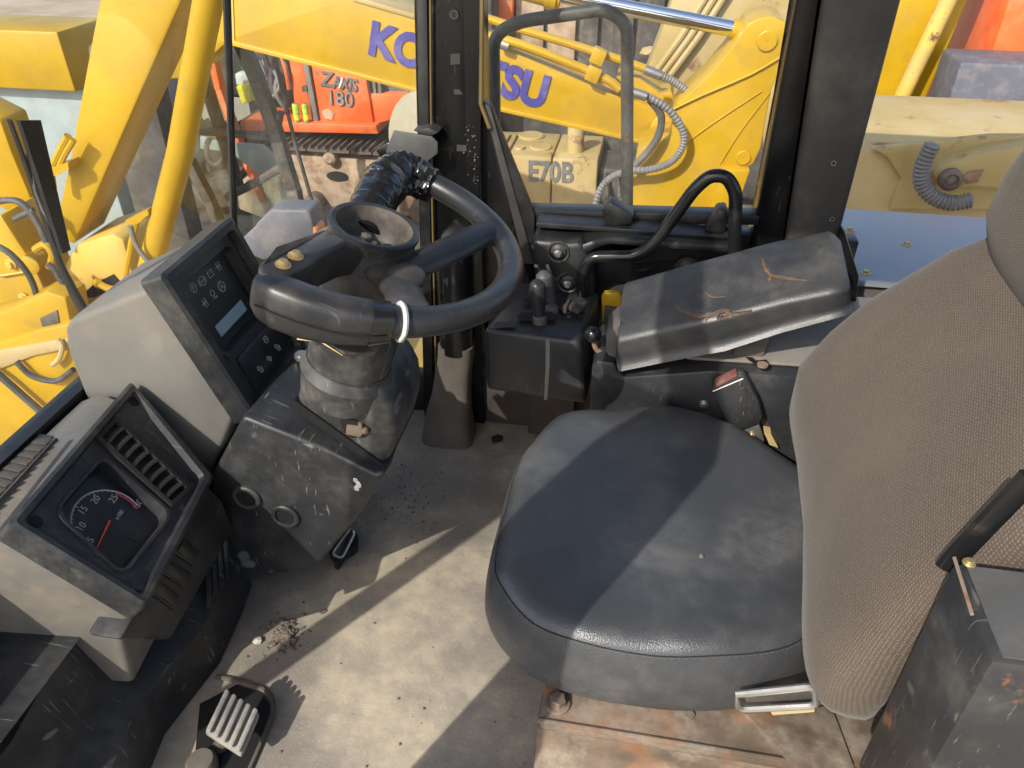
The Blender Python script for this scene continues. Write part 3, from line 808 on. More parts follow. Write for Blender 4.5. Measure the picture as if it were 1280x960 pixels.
b = B(); b.prism([(-0.4328,0.812,0.5687), (-0.357,0.812,0.5558), (-0.3723,0.812,0.5403), (-0.4009,0.812,0.5585), (-0.4333,0.812,0.5587)], (0, .003, 0)); b.obj('foam_scrap', 'cream_foam', tw, bevel=.0008)

# ================================================================ steering wheel
WA, WB = V((.953, 0, -.301)), V((0, 1, 0))
def wp3(u, v, h=0.0):
    return nk + WA * u + WB * v + ax * h
RR = .200
def rim(a, h=0.0, r=RR):
    return wp3(r * math.cos(R(a)), r * math.sin(R(a)), h)
b = B(); b.tube([rim(95 - i * 4.1) for i in range(41)], lambda t: .0172 + .003 * max(0, t - .85) * 5, 16, upv=tuple(ax)); wl = b.obj('steering_wheel', 'wheel_black', tw)
wl['label'] = 'worn black steering wheel with an open hub and taped spoke'
# thick grip with buttons on the near left
def sect(a, r, w, h, drop):
    c = rim(a, 0, r); e = (WA * math.cos(R(a)) + WB * math.sin(R(a)))
    return [c + e * x * w + ax * (y * h - drop) for x, y in [((abs(math.cos(t)) ** .55) * (1 if math.cos(t) >= 0 else -1), (abs(math.sin(t)) ** .55) * (1 if math.sin(t) >= 0 else -1)) for t in [2 * math.pi * k / 20 for k in range(20)]]]
b = B(); b.skin([sect(-62, RR, .0185, .0195, .001), sect(-66, RR, .0205, .0225, .004), sect(-78, RR, .021, .0265, .008), sect(-88, RR, .0215, .0285, .010), sect(-96, RR, .0215, .0285, .010), sect(-101, RR - .001, .020, .0265, .009), sect(-104.5, RR - .003, .014, .022, .009)])
gp = b.obj('grip', 'wheel_black', wl, ang=60)
b = B(); b.tube([rim(-63 - i * 2.9, -.006 - .004 * min(1, i / 4), RR + .0218 + .0006 * min(1, i / 8)) for i in range(14)], .0013, 5); b.obj('parting_line', 'void_dark', wl)
b = B(); b.skin([sect(-62, RR, .0195, .0205, .0012), sect(-68, RR, .0216, .0242, .0048)], False, False); b.obj('tape_band', 'tape_black', wl)
b = B()
for a in (-58.5,):
    b.tube([rim(a, 0, RR) + (WA * math.cos(R(a)) + WB * math.sin(R(a))) * .0205 * math.cos(t) + ax * .0205 * math.sin(t) for t in [2 * math.pi * k / 18 for k in range(18)]], .0032, 6, closed=True)
b.obj('cable_tie', 'white_tie', wl)
# left spoke: broad flat plate from grip to hub
sk = [(-.040, -.030), (-.052, -.150), (-.056, -.184), (-.046, -.200), (-.026, -.196), (-.014, -.158), (-.006, -.120), (.006, -.086), (.030, -.052), (.012, -.01)]
b = B(); b.skin([[wp3(u, v, .018 - .022 * (v > -.06)) for u, v in sk], [wp3(u, v, -.030) for u, v in sk]]); lp = b.obj('left_spoke', 'hub_brown', wl, bevel=.005, seg=3)
for u, v in ((-.034, -.171), (-.030, -.146)):
    B().lathe([(.0088, .0165), (.0088, .0192), (.0065, .0195), (.0065, .0215), (.004, .0245)], wp3(u, v), ax, 16).obj('horn_button', 'cream_button', wl)
# dark underside tray between spoke, grip and hub
tr = [(.0, -.165), (.055, -.185), (.085, -.165), (.085, -.10), (.045, -.06), (.0, -.10)]
b = B(); b.prism([wp3(u, v, -.062) for u, v in tr], ax * .006); b.obj('hub_tray', 'hub_brown', wl, bevel=.002)
# hub cup
hc = wp3(.017, -.006)
b = B()
CS = 1.09
b.lathe([(r_ * CS, h_) for r_, h_ in [(.028, -.085), (.070, -.080), (.070, -.060), (.062, -.034), (.052, -.010), (.050, .002), (.053, .006), (.053, .012), (.050, .014), (.0455, .013), (.044, .008), (.042, -.006), (.040, -.026), (.034, -.032), (.01, -.033)]], hc, ax, 36)
hb = b.obj('hub_cup', 'hub_brown', wl, ang=60)
b = B(); b.lathe([(r_ * CS, h_) for r_, h_ in [(.0450, .0134), (.050, .0144), (.0533, .0125), (.0535, .008), (.0528, .0075), (.046, .0125)]], hc, ax, 36, False, False); b.obj('hub_lip', 'wheel_black', wl)
b = B(); b.lathe([(.008, -.032), (.008, -.014), (.005, -.011)], hc + WA * .003, ax, 6); b.lump(hc - WA * .006 + ax * -.010, .009, 1, .35); b.lump(hc + WB * -.014 + WA * .012 - ax * .014, .007, 1, .35); b.bar(hc + WA * .014 + WB * -.012 - ax * .016, hc + WA * .03 + WB * -.018 - ax * .008, .008, .006)
b.obj('hub_nut', 'rubber_boot', wl, smooth=False)
# right and near spokes meeting below the hub
J = wp3(.078, -.062, -.014)
b = B(); b.tube(catmull([wp3(.035, -.02, -.022), wp3(.062, -.04, -.02), wp3(.088, -.01, -.012), wp3(.118, .045, -.004), wp3(.142, .095, .0), wp3(.162, .118, 0)], 5), [.028] * 4 + [.026] * 4 + [.022] * 8 + [.022] * 4 + [.0225, .0235, .025, .0265, .028, .029], 16, flat=.52, upv=tuple(ax)); b.obj('spoke', 'wheel_black', wl)
b = B(); b.tube(catmull([wp3(.03, -.03, -.024), wp3(.068, -.062, -.020), wp3(.088, -.095, -.012), wp3(.104, -.135, -.002), wp3(.118, -.163, 0)], 5), lambda t: .030 - .010 * t + .012 * max(0, t - .6) / .4, 16, flat=.55, upv=tuple(ax)); b.obj('spoke', 'hub_brown', wl)
b = B(); b.lump(J, .029, 3, 0, (1.0, 1.1, .55)); b.obj('spoke_root', 'hub_brown', wl, ang=80)
# taped spoke at the far side, wrapped in crumpled black tape
from mathutils import noise as mnoise
b = B()
pth = catmull([wp3(-.008, .040, -.036), wp3(-.014, .08, -.018), wp3(-.014, .13, -.002), wp3(-.010, .165, .003), wp3(-.004, .19, .003), wp3(.02, .197, 0), wp3(.045, .193, 0)], 16)
T = len(pth)
b.tube(pth, [.029 if i < T * .5 else .029 - .0075 * (i / T - .5) / .5 for i in range(T)], 34, upv=tuple(ax))
for v in b.bm.verts:
    s_ = (v.co - wp3(-.014, .09, -.01)).dot(WB)
    k_ = .0012 + .0042 * max(0, min(1, s_ / .05))
    q = V((v.co.x * 30 + v.co.z * 55, v.co.y * 95, v.co.z * 35))
    rdg = 1 - abs(mnoise.noise(q)) * 2.2
    v.co += (v.co - min(pth, key=lambda p: (p - v.co).length_squared)).normalized() * (rdg * k_ + mnoise.noise(v.co * 260) * k_ * .35)
b.obj('taped_spoke', 'tape_black', wl, ang=28)

# ================================================================ grey plate on the pillar above the wheel
mb = thing('bracket_plate', 'grey rounded metal plate bolted to the black pillar above the steering wheel', 'bracket', [(-0.4204,1.36,0.6178)][0])
b = B(); b.prism([(-0.4486,1.33,0.6797), (-0.3786,1.33,0.6721), (-0.3689,1.33,0.6627), (-0.3701,1.33,0.6425), (-0.3919,1.33,0.6252), (-0.3992,1.33,0.6069), (-0.4442,1.33,0.5935), (-0.4673,1.33,0.6398)], (0, .004, 0)); b.obj('plate', 'plate_dark', mb, bevel=.0015)
b = B(); b.prism([(-0.487,1.335,0.6415), (-0.4644,1.335,0.6559), (-0.4408,1.335,0.6514), (-0.4339,1.335,0.6254), (-0.4805,1.335,0.6152)], (.0, .045, -.01)); b.obj('clamp', 'pillar_black', mb, bevel=.004)
b = B(); b.prism([(-0.4162,1.34,0.6784), (-0.3864,1.34,0.6842), (-0.3692,1.34,0.6767), (-0.3875,1.34,0.6672)], (0, .06, 0)); b.obj('tab', 'pillar_grey', mb, bevel=.002)

# ================================================================ operator's seat
st = thing('operator_seat', 'worn operator seat with a black leather cushion and brown woven backrest', 'seat', (.2, .80, 0))
far_ = [(-0.1485,0.9533,0.305), (-0.113,1.028,0.305), (-0.06214,1.06,0.305), (-0.001935,1.075,0.305), (0.06528,1.096,0.305), (0.1261,1.098,0.305), (0.1845,1.067,0.305), (0.2438,1.01,0.305), (0.2932,0.9645,0.305)]
back_ = [(.325, .90, .29), (.335, .80, .29), (.32, .68, .28)]
near_ = [(0.2726,0.6489,0.245), (0.237,0.6175,0.245), (0.1824,0.5902,0.245), (0.1153,0.574,0.245), (0.0481,0.5698,0.245), (-0.02065,0.572,0.245), (-0.07792,0.5871,0.245), (-0.1191,0.6159,0.245), (-0.1487,0.6516,0.245)]
left_ = [(-0.1583,0.685,0.27), (-0.1618,0.7352,0.27), (-0.1624,0.7983,0.27), (-0.1632,0.8822,0.27)]
ol = [V(p) for p in far_ + back_ + near_ + left_]
ol = catmull(ol, 4, closed=True)
cen = V((.09, .80, 0))
def cush(s, z, lift=0):
    out = []
    for p in ol:
        q = V((p.x, p.y, 0)) - cen
        out.append(V((cen.x + q.x * s, cen.y + q.y * s, z)))
    return out
b = B()
prof = [(.55, .200), (.93, .205), (.985, .225), (1.0, .250), (.995, .275), (.975, .298), (.958, .311), (.946, .3175), (.942, .3165), (.936, .320), (.90, .3275), (.84, .3315), (.72, .333), (.55, .331), (.35, .328), (.15, .327)]
rings = []
random.seed(11)
for s, z in prof:
    rg = cush(s, z)
    if .5 < s and z > .27:
        for i, p in enumerate(rg):
            w = .0050 * math.sin(i * .42 + s * 6) * math.sin(i * .17 + 1) * (1 if s > .8 else .4)
            p.z += w - .010 * max(0, (p.x - .1)) * 1.2 - .010 * math.exp(-((p.x - .13) ** 2 + (p.y - .80) ** 2) / .012)
    rings.append(rg)
b.skin(rings)
b.obj('cushion', 'leather', st, ang=80)
seam = [p.copy() for p in rings[8]]
k0_ = max(range(len(seam)), key=lambda i: seam[i].y)
seam = [p for p in seam[k0_:] + seam[:k0_] if p.y < .70 and p.x < .30]
b = B(); b.tube([p + V((0, 0, .0004)) for p in seam], .0011, 5); sm = b.obj('seam', 'void_dark', st)
b = B()
dense = catmull(seam, 4)
cc = V((cen.x, cen.y, .31))
for i in range(0, len(dense) - 2, 2):
    a = dense[i] + (dense[i] - cc).normalized() * .0022; c = dense[i + 1] + (dense[i + 1] - cc).normalized() * .0022
    a.z += .0004; c.z += .0004
    b.tube([a, a.lerp(c, .8)], .0005, 4)
b.obj('stitching', 'thread', st)
b = B(); b.lump([(0.1233,0.7359,0.3315)][0], .0035, 1, .3, (1, 1, .35)); b.obj('mud_speck', 'clod', st)
# backrest
YC = .80
def bsect(z, xb, w, th, dish, n=36, sx=.36):
    out = []
    for k in range(n):
        a = 2 * math.pi * k / n
        ca, sa = math.cos(a), math.sin(a)
        y = w * (abs(ca) ** .62) * (1 if ca >= 0 else -1)
        x = th / 2 * (abs(sa) ** .62) * (1 if sa >= 0 else -1)
        xx = xb + th / 2 + x
        if sa < 0:
            xx += dish * max(0, 1 - (y / w) ** 2) * abs(sa) ** .5
        xx += .14 * y * max(0, min(1, (.41 - z) / .07))
        out.append(V((xx, YC + y, z - (xx - xb) * sx * .5)))
    return out
spec = [(.292, .300, .20, .05, .0), (.296, .276, .235, .09, .004), (.308, .260, .252, .115, .008), (.335, .247, .264, .125, .014), (.385, .226, .272, .13, .024), (.45, .236, .270, .13, .026),
        (.51, .264, .264, .125, .026), (.57, .302, .256, .12, .022), (.62, .345, .246, .115, .020), (.665, .384, .232, .105, .016), (.695, .415, .205, .08, .010), (.708, .437, .165, .05, .004), (.711, .455, .10, .02, 0)]
b = B(); b.skin([bsect(*s) for s in spec]); bk = b.obj('backrest', 'fabric', st, ang=80)
sp2 = [(.660, .455, .10, .04, 0), (.672, .430, .17, .08, .003), (.690, .412, .200, .11, .006), (.73, .398, .214, .13, .010), (.78, .402, .216, .135, .012), (.85, .424, .212, .135, .014), (.92, .452, .205, .13, .012), (.98, .482, .190, .115, .008), (1.015, .51, .16, .08, .003), (1.025, .535, .10, .03, 0)]
b = B(); b.skin([bsect(*s) for s in sp2]); b.obj('upper_backrest', 'fabric', st, ang=80)
b = B(); b.box((.36, .62, .02), (.43, .98, .60)); b.obj('back_shell', 'trim_black', st, bevel=.01)
# metal base
b = B()
b.prism([(-.062, .545, .185), (.46, .545, .185), (.46, 1.02, .185), (-.062, 1.02, .185)], (0, 0, .018)); rl = b.obj('seat_rail', 'seat_rail', st, bevel=.004)
b = B()
b.skin([[(x, .5465, .184), (x, .545, .150), (x, .515, .112), (x, .505, .052), (x, .49, .044), (x, .49, .004), (x, .60, .004), (x, .60, .184)] for x in (-.066, .46)]); b.obj('rail_skirt', 'rust_skirt', st, bevel=.005)
b = B(); b.tube([(-.064, .547, .2035), (.46, .547, .2035)], .0035, 8); b.obj('rail_lip', 'seat_rail', rl)
b = B(); b.tube([(-.064, .5135, .110), (.46, .5135, .110)], .004, 8); b.obj('skirt_ridge', 'rust_skirt', rl)
b = B(); b.box((-.03, .62, .002), (.44, .98, .184)); b.obj('pedestal', 'dark_metal', st, bevel=.01)
b = B(); b.box((.0, .63, .2035), (.42, .99, .215)); b.obj('suspension', 'dark_metal', st, bevel=.004)
me = bolt_mesh(.011, .014, 'seat_rail')
link('bolt', me, rl, Matrix.Translation([(-0.04227,0.5734,0.203)][0]))
b = B(); b.lathe([(.006, 0), (.006, .004)], [(0.1227,0.5858,0.203)][0], (0, 0, 1), 10); b.obj('rivet', 'seat_rail', rl)
# chromed adjuster handle on the near side
q = [(0.1651,0.566,0.2901), (0.2438,0.566,0.3262), (0.2539,0.566,0.292), (0.1716,0.566,0.2613)]
b = B(); b.tube(fillet([q[0], q[1], q[2], q[3], q[0]], .010, 4)[:-1], .0042, 8, closed=True); b.obj('adjuster_handle', 'steel', st)
b = B(); b.prism([(0.175,0.582,0.2637), (0.25,0.582,0.2995), (0.2578,0.582,0.2715), (0.1793,0.582,0.2434)], (0, .01, 0)); b.obj('adjuster_socket', 'dark_metal', st)
b = B(); b.prism([(0.1888,0.5985,0.21), (0.2988,0.629,0.21), (0.3134,0.548,0.21), (0.248,0.5316,0.21)], (0, 0, -.02)); b.obj('side_bracket', 'seat_rail', st, bevel=.004)
b = B(); b.prism([(0.2084,0.57,0.262), (0.2541,0.57,0.2811), (0.2557,0.57,0.2735), (0.2125,0.57,0.2549)], (0, .006, 0)); b.obj('yellow_label', 'tan_paint', st)
# side bracket bar by the backrest
b = B(); b.tube(fillet([(0.2966,0.525,0.5771), (0.3009,0.525,0.5972), (0.3259,0.525,0.6886)], .02, 4), .011, 10, flat=.6); b.obj('recline_bar', 'bar_black', st)
b = B(); b.prism([(.35, .545, .30), (.44, .545, .30), (.46, .545, .62), (.39, .545, .62)], (0, .03, 0)); b.obj('hinge_plate', 'dark_metal', st, bevel=.006)

# ================================================================ left console box by the door
lc = thing('left_console', 'worn black metal console box with a bolt beside the brown backrest', 'console', (.42, .42, 0))
b = B(); b.prism([(.283, .40, .30), (.62, .40, .30), (.62, .50, .30), (.283, .50, .30)], (0, 0, .312)); cb = b.obj('console_box', 'black_worn', lc, bevel=.008)
b = B(); b.prism([(.292, .405, .6125), (.615, .405, .6125), (.615, .493, .6125), (.292, .493, .6125)], (0, 0, .0012)); b.obj('worn_top', 'plate_dark', cb)
b = B(); b.box((.36, .41, 0), (.56, .49, .302)); b.obj('console_foot', 'dark_metal', lc, bevel=.006)
link('bolt', bolt_mesh(.0035, .004, 'gold_bolt', False), cb, Matrix.Translation([(0.2945,0.4959,0.6137)][0]))
b = B(); b.tube([(0.2847,0.5005,0.6135), (0.2815,0.4414,0.6135)], .0016, 6); b.obj('worn_edge', 'rusty_bit', cb)

# ================================================================ right armrest, its console, buckle
ar = thing('padded_armrest', 'cracked black vinyl armrest pad showing brown foam beside the seat', 'armrest', (.15, 1.15, .39))
rA = [V(p) for p in ((-.006, 1.099, .372), (-.014, 1.096, .385), (-.015, 1.096, .416), (-.014, 1.104, .434), (-.016, 1.165, .464), (-.012, 1.222, .472), (-.004, 1.226, .385))]
rM = [V(p) for p in ((.155, 1.095, .434), (.150, 1.092, .446), (.146, 1.093, .478), (.146, 1.103, .496), (.146, 1.175, .526), (.15, 1.232, .534), (.155, 1.236, .447))]
rB = [V(p) for p in ((.318, 1.101, .512), (.313, 1.097, .520), (.306, 1.097, .540), (.304, 1.107, .556), (.297, 1.18, .582), (.30, 1.236, .586), (.31, 1.240, .522))]
rC = [p * .985 + V((.0135, .0175, .0075)) for p in rB]
def lerpr(a, c, t): return [p.lerp(q, t) for p, q in zip(a, c)]
sm_ = lambda rg: catmull(rg, 3, closed=True)
r0 = [p.lerp(sum(rA, V()) / 7, .07) + V((-.003, 0, 0)) for p in rA]
r9 = [p.lerp(sum(rB, V()) / 7, .22) + V((.016, 0, .002)) for p in rB]
bow = lambda rg, h: [p + V((0, 0, h)) for p in rg]
b = B(); b.skin([sm_(r0), sm_([p.lerp(sum(rA, V()) / 7, .02) + V((-.002, 0, 0)) for p in rA]), sm_(rA), sm_(bow(lerpr(rA, rM, .5), .001)), sm_(rM), sm_(bow(lerpr(rM, rB, .5), .003)), sm_(lerpr(rM, rB, .9)), sm_(rB), sm_([p.lerp(sum(rB, V()) / 7, .08) + V((.010, 0, 0)) for p in rB]), sm_(r9)])
ap = b.obj('pad', 'vinyl', ar, ang=65)
PLN = (-.336, -.128, .933)
from mathutils.bvhtree import BVHTree
bvh = BVHTree.FromPolygons([v.co for v in ap.data.vertices], [p.vertices for p in ap.data.polygons])
def onto(p, off):
    h = bvh.find_nearest(V(p))
    return h[0] + h[1] * off
cracks = [[(0.06549,1.131,0.497), (0.07306,1.115,0.4976), (0.08518,1.102,0.5001), (0.1017,1.091,0.5047), (0.118,1.089,0.5102), (0.1307,1.093,0.5153), (0.1388,1.096,0.5186), (0.143,1.082,0.5182), (0.1563,1.075,0.522), (0.1729,1.07,0.5274), (0.1766,1.055,0.5266)], [(0.1418,1.08,0.5176), (0.1337,1.071,0.5134), (0.129,1.061,0.5103), (0.1254,1.05,0.5076), (0.1263,1.036,0.506)],
          [(0.111,1.088,0.5075), (0.1086,1.074,0.5048)], [(0.1993,1.188,0.5531), (0.2016,1.167,0.551), (0.2073,1.148,0.5506), (0.2179,1.137,0.5528), (0.2351,1.128,0.5577), (0.256,1.117,0.5637)], [(0.2072,1.146,0.5502), (0.2041,1.132,0.5472)],
          [(0.1066,1.158,0.5156), (0.1125,1.14,0.5153), (0.1231,1.127,0.5173), (0.1406,1.122,0.5229)]]
random.seed(31)
for ci, ck in enumerate(cracks):
    pth = [onto(p, .0004) for p in catmull(ck, 5)]
    n_ = len(pth)
    wmax = (.0056, .0060, .0022, .0042, .0022, .0016)[ci]
    rd = [wmax * (.25 + .75 * math.sin(math.pi * min(1, (i + .6) / n_)) ** .8) * random.uniform(.6, 1.15) for i in range(n_)]
    b = B(); b.tube(pth, rd, 8, flat=.28, upv=(-.336, -.128, .933)); ck_ = b.obj('foam_crack', 'foam_crack', ap)
    b = B(); b.tube([p + V((0, .9, .35)).normalized() * r * .8 for p, r in zip(pth, rd)], [max(.0004, r * .28) for r in rd], 6); b.obj('curled_edge', 'vinyl', ck_)
# console under it
ac = thing('armrest_console', 'black side console with a dusty metal deck below the cracked armrest', 'console', (.15, 1.22, 0))
cp = [(-0.0544,1.102,0.3635), (-0.04648,1.102,0.3887), (-0.0196,1.102,0.3886), (-0.009739,1.102,0.3654), (0.006336,1.102,0.3508), (0.06501,1.102,0.3677), (0.1516,1.102,0.4033), (0.1933,1.102,0.4205), (0.2928,1.102,0.3915)]
pr = [(-.056, .272), (-.056, .368), (-.048, .384), (-.018, .382), (-.012, .366), (.0, .356), (.05, .366), (.14, .385), (.36, .392), (.36, .20), (.0, .20)]
b = B(); b.prism([(x, 1.1, z) for x, z in pr], (0, .13, 0)); cs = b.obj('console_shell', 'box_black', ac, bevel=.005, seg=2)
b = B(); b.prism([(.10, 1.125, .386), (.44, 1.125, .398), (.44, 1.37, .40), (.10, 1.37, .388)], (0, 0, .006)); dk = b.obj('deck_plate', 'plate_grey', ac, bevel=.002)
b = B(); b.prism([(0.1931,1.118,0.4055), (0.2035,1.12,0.4055), (0.2092,1.111,0.4055), (0.2262,1.117,0.4055), (0.2289,1.105,0.4055), (0.2213,1.104,0.4055), (0.2048,1.103,0.4055)], (0, 0, .001)); b.obj('deck_slot', 'void_dark', dk)
b = B(); b.lathe([(.009, 0), (.009, .003)], [(0.2188,1.101,0.404)][0], (0, 0, 1), 14); b.obj('rivet', 'rusty_bit', dk)
b = B(); b.box((.03, 1.14, 0), (.34, 1.36, .21)); b.obj('console_base', 'dark_metal', ac, bevel=.006)
b = B(); b.bar((.20, 1.17, .39), (.21, 1.17, .49), .06, .05); b.obj('armrest_hinge', 'dark_metal', ac, bevel=.004)
link('bolt', bolt_mesh(.0055, .005, 'steel', False), cs, Matrix.Translation([(0.1379,1.099,0.317)][0]) @ Matrix.Rotation(R(90), 4, 'X'))
b = B(); b.prism([(-0.03821,1.12,0.4245), (-0.01504,1.12,0.4517), (-0.003376,1.12,0.3575), (-0.02361,1.12,0.3716), (-0.03581,1.12,0.3898)], (0, .07, 0)); b.obj('pivot_bracket', 'dark_metal', ac, bevel=.004)
bu = thing('seat_belt_buckle', 'black seat belt buckle with a red release button beside the seat cushion', 'buckle', [(0.2024,1.08,0.2805)][0])
b = B(); b.prism([(0.1408,1.066,0.3725), (0.1806,1.066,0.4071), (0.1887,1.066,0.4034), (0.2175,1.066,0.3597), (0.2309,1.066,0.3272), (0.2285,1.066,0.3119), (0.1901,1.066,0.2863), (0.1749,1.066,0.3081)], (0, .026, 0)); bb = b.obj('buckle_body', 'black_plastic', bu, bevel=.005)
b = B(); b.prism([(0.1454,1.063,0.3831), (0.1755,1.063,0.407), (0.1775,1.063,0.4026), (0.1476,1.063,0.377)], (0, .02, 0)); b.obj('release_button', 'red_button', bu, bevel=.001)
b = B(); b.tube([(0.1439,1.065,0.3685), (0.1869,1.065,0.3989)], .0013, 6); b.obj('bright_edge', 'steel', bb)
b = B(); b.tube([(0.1853,1.065,0.3784), (0.1922,1.065,0.3824), (0.1993,1.065,0.3626)], .0008, 5); b.obj('embossed_mark', 'bezel', bb)
b = B(); b.prism([(0.1867,1.075,0.2857), (0.2273,1.075,0.3082), (0.2447,1.075,0.2695), (0.224,1.075,0.2525), (0.1998,1.075,0.2701)], (0, .01, 0)); ba = b.obj('anchor_plate', 'steel', bu, bevel=.002)
b = B(); b.lathe([(.006, 0), (.006, .006)], [(0.2219,1.074,0.2792)][0], (0, -1, 0), 12); b.obj('anchor_bolt', 'gold_bolt', ba)
b = B(); b.prism([(0.2412,1.08,0.2841), (0.2533,1.08,0.2823), (0.2702,1.08,0.2551), (0.2548,1.08,0.2599)], (0, .02, 0)); b.obj('yellow_tab', 'tan_paint', bu)

# ================================================================ control lever box
lb = thing('control_lever_box', 'black sheet-metal lever box with a broken slot in its top', 'lever box', (-.16, 1.22, .26))
tp = [(-.253, 1.15, .395), (-.083, 1.15, .388), (-.060, 1.318, .398), (-.222, 1.33, .402)]
bt = [(-.252, 1.15, .262), (-.064, 1.15, .252), (-.058, 1.318, .26), (-.222, 1.33, .262)]
b = B(); b.skin([bt, tp]); lx = b.obj('box_shell', 'box_black', lb, bevel=.009, seg=3)
b = B(); b.prism([(-.20, 1.335, .02), (-.10, 1.335, .02), (-.10, 1.386, .02), (-.20, 1.386, .02)], (0, 0, .25)); b.obj('box_support', 'vent_brown', lb, bevel=.004)
zt = 'n.02,-.06,1,.3255'
b = B(); b.prism([(-0.2016,1.193,0.4021), (-0.1948,1.205,0.4027), (-0.1407,1.215,0.4022), (-0.128,1.207,0.4015), (-0.1334,1.193,0.4007), (-0.1864,1.18,0.401), (-0.197,1.183,0.4014)], (0, 0, .001)); b.obj('lever_slot', 'void_dark', lx)
b = B(); b.prism([(-0.1994,1.251,0.4055), (-0.1861,1.262,0.4059), (-0.1323,1.263,0.405), (-0.09746,1.245,0.4032), (-0.08232,1.226,0.4017), (-0.08781,1.21,0.4008), (-0.1031,1.217,0.4016), (-0.1205,1.216,0.4019), (-0.1288,1.236,0.4033), (-0.153,1.24,0.404), (-0.1769,1.241,0.4045), (-0.1947,1.24,0.4048)], (0, 0, .001)); bs_ = b.obj('broken_slot', 'void_dark', lx)
b = B()
b.bar(*[(-0.1178,1.24,0.4088), (-0.08822,1.224,0.4072)], .02, .008); b.bar(*[(-0.1178,1.216,0.4093), (-0.113,1.249,0.4112)], .006, .012)
b.obj('rusty_lever_root', 'vent_brown', bs_, bevel=.001)
b = B(); b.prism([(-0.2376,1.153,0.4004), (-0.2345,1.166,0.4011), (-0.2,1.175,0.401), (-0.1998,1.157,0.3999)], (0, 0, .001)); b.obj('side_slot', 'pillar_grey', lx)
b = B(); b.prism([(-0.1427,1.149,0.3849), (-0.1357,1.149,0.3873), (-0.1342,1.149,0.3354), (-0.1364,1.149,0.2553), (-0.1424,1.149,0.2546), (-0.1412,1.149,0.326)], (0, .003, 0)); b.obj('scratch', 'plate_grey', lx)
gl = 'control levers in the broken lever box'
for nm, lab, base_, pts, rr in (('control_lever', 'short black control lever with a flattened grip in front in the lever box', [(-0.1596,1.194,0.4008)][0], [(-0.1596,1.195,0.3936), (-0.1613,1.195,0.41), (-0.1632,1.195,0.4293), (-0.165,1.195,0.4515), (-0.1654,1.195,0.4688), (-0.1641,1.195,0.4752)], [.010, .0105, .0125, .016, .0135, .006]),
                                ('control_lever', 'grey control lever with a rounded knob behind the flattened one', [(-0.1426,1.229,0.4026)][0], [(-0.1403,1.25,0.3844), (-0.1469,1.25,0.4041), (-0.155,1.25,0.4299), (-0.1599,1.25,0.4459), (-0.1616,1.25,0.4586), (-0.1618,1.25,0.4666)], [.008, .009, .0125, .0155, .015, .006])):
    t = thing(nm, lab, 'lever', base_, gl)
    b = B(); b.tube(catmull(pts, 3), [rr[min(5, i // 3)] * (1 - (i % 3) / 3) + rr[min(5, i // 3 + 1)] * ((i % 3) / 3) for i in range(16)], 12); b.obj('grip', 'rail_tube' if 'grey' in lab else 'wheel_black', t, ang=70)
    b = B(); b.lathe([(.014, -.012), (.013, .003), (.008, .008)], base_, (0, 0, 1), 12); b.obj('boot', 'dark_metal', t)
bl = thing('ball_lever', 'small bent lever with a shiny black ball knob beside the armrest', 'lever', [(-0.02319,1.13,0.3751)][0])
b = B(); b.lump([(-0.06007,1.13,0.4162)][0], .0148, 3, 0); b.obj('ball_knob', 'bar_black', bl, ang=80)
b = B(); b.tube(catmull([(-0.0581,1.133,0.4018), (-0.05303,1.133,0.3862), (-0.04294,1.133,0.3792), (-0.02906,1.133,0.3774)], 4), .0045, 8); b.obj('stem', 'rusty_bit', bl)
b = B(); b.prism([(-0.05776,1.3,0.4008), (-0.05212,1.3,0.4065), (-0.02538,1.3,0.409), (-0.0204,1.3,0.4027), (-0.01718,1.3,0.3439), (-0.05373,1.3,0.3402)], (0, .012, 0)); lk = tag(b.obj('lock_plate', 'yellow', bevel=.002), 'bright yellow upright metal plate between lever box and armrest', 'plate')
b = B(); b.box((-.05, 1.29, .2), (.0, 1.40, .38)); b.obj('plate_support', 'dark_metal', lk)

# ================================================================ guard bar, boot duct, pedal, clip, crumbs
gbp = [(-0.08995,1.3,0.3525), (-0.09744,1.3,0.4376), (-0.08629,1.3,0.4777), (0.00306,1.3,0.4867), (0.03381,1.3,0.5204), (0.08511,1.3,0.6183), (0.1081,1.3,0.6435), (0.1342,1.3,0.6437), (0.1541,1.3,0.6173), (0.1713,1.3,0.4851)]
b = B(); b.tube(fillet(gbp, .03, 5), .0115, 14); tag(b.obj('guard_bar', 'bar_black'), 'bent black tubular guard bar in front of the side window', 'guard bar')
du = thing('floor_duct', 'brown dusty rubber boot duct at the foot of the black pillar', 'duct', (-.37, 1.33, 0))
rings = []
for z, x, y, w, d in ((.0, -.378, 1.322, .058, .046), (.02, -.378, 1.325, .055, .044), (.06, -.378, 1.335, .049, .038), (.11, -.372, 1.346, .041, .032), (.16, -.366, 1.350, .038, .030), (.20, -.360, 1.352, .037, .030), (.23, -.358, 1.352, .037, .030)):
    rings.append([(x + px * w, y + py * d, z) for px, py in rrect(-1, -1, 1, 1, .55, 4)])
b = B(); b.skin(rings); b.obj('boot', 'rubber_boot', du, ang=60)
b = B(); b.tube([(-.358, 1.352, .215), (-.356, 1.356, .45)], .036, 16); b.obj('post', 'pillar_black', du)
pd = thing('foot_pedal', 'ribbed grey rubber foot pedal in a recess of the floor', 'pedal', [(-0.527,0.5531,0)][0])
pq = [V(p) for p in [(-0.5371,0.5951,0.07144), (-0.4773,0.5787,0.05421), (-0.4775,0.517,0.04784), (-0.5373,0.5325,0.06498)]]
up = V((.25, -.1, .963)).normalized()
b = B(); b.prism(pq, -up * .014); pp = b.obj('pad', 'pedal_rubber', pd, bevel=.004)
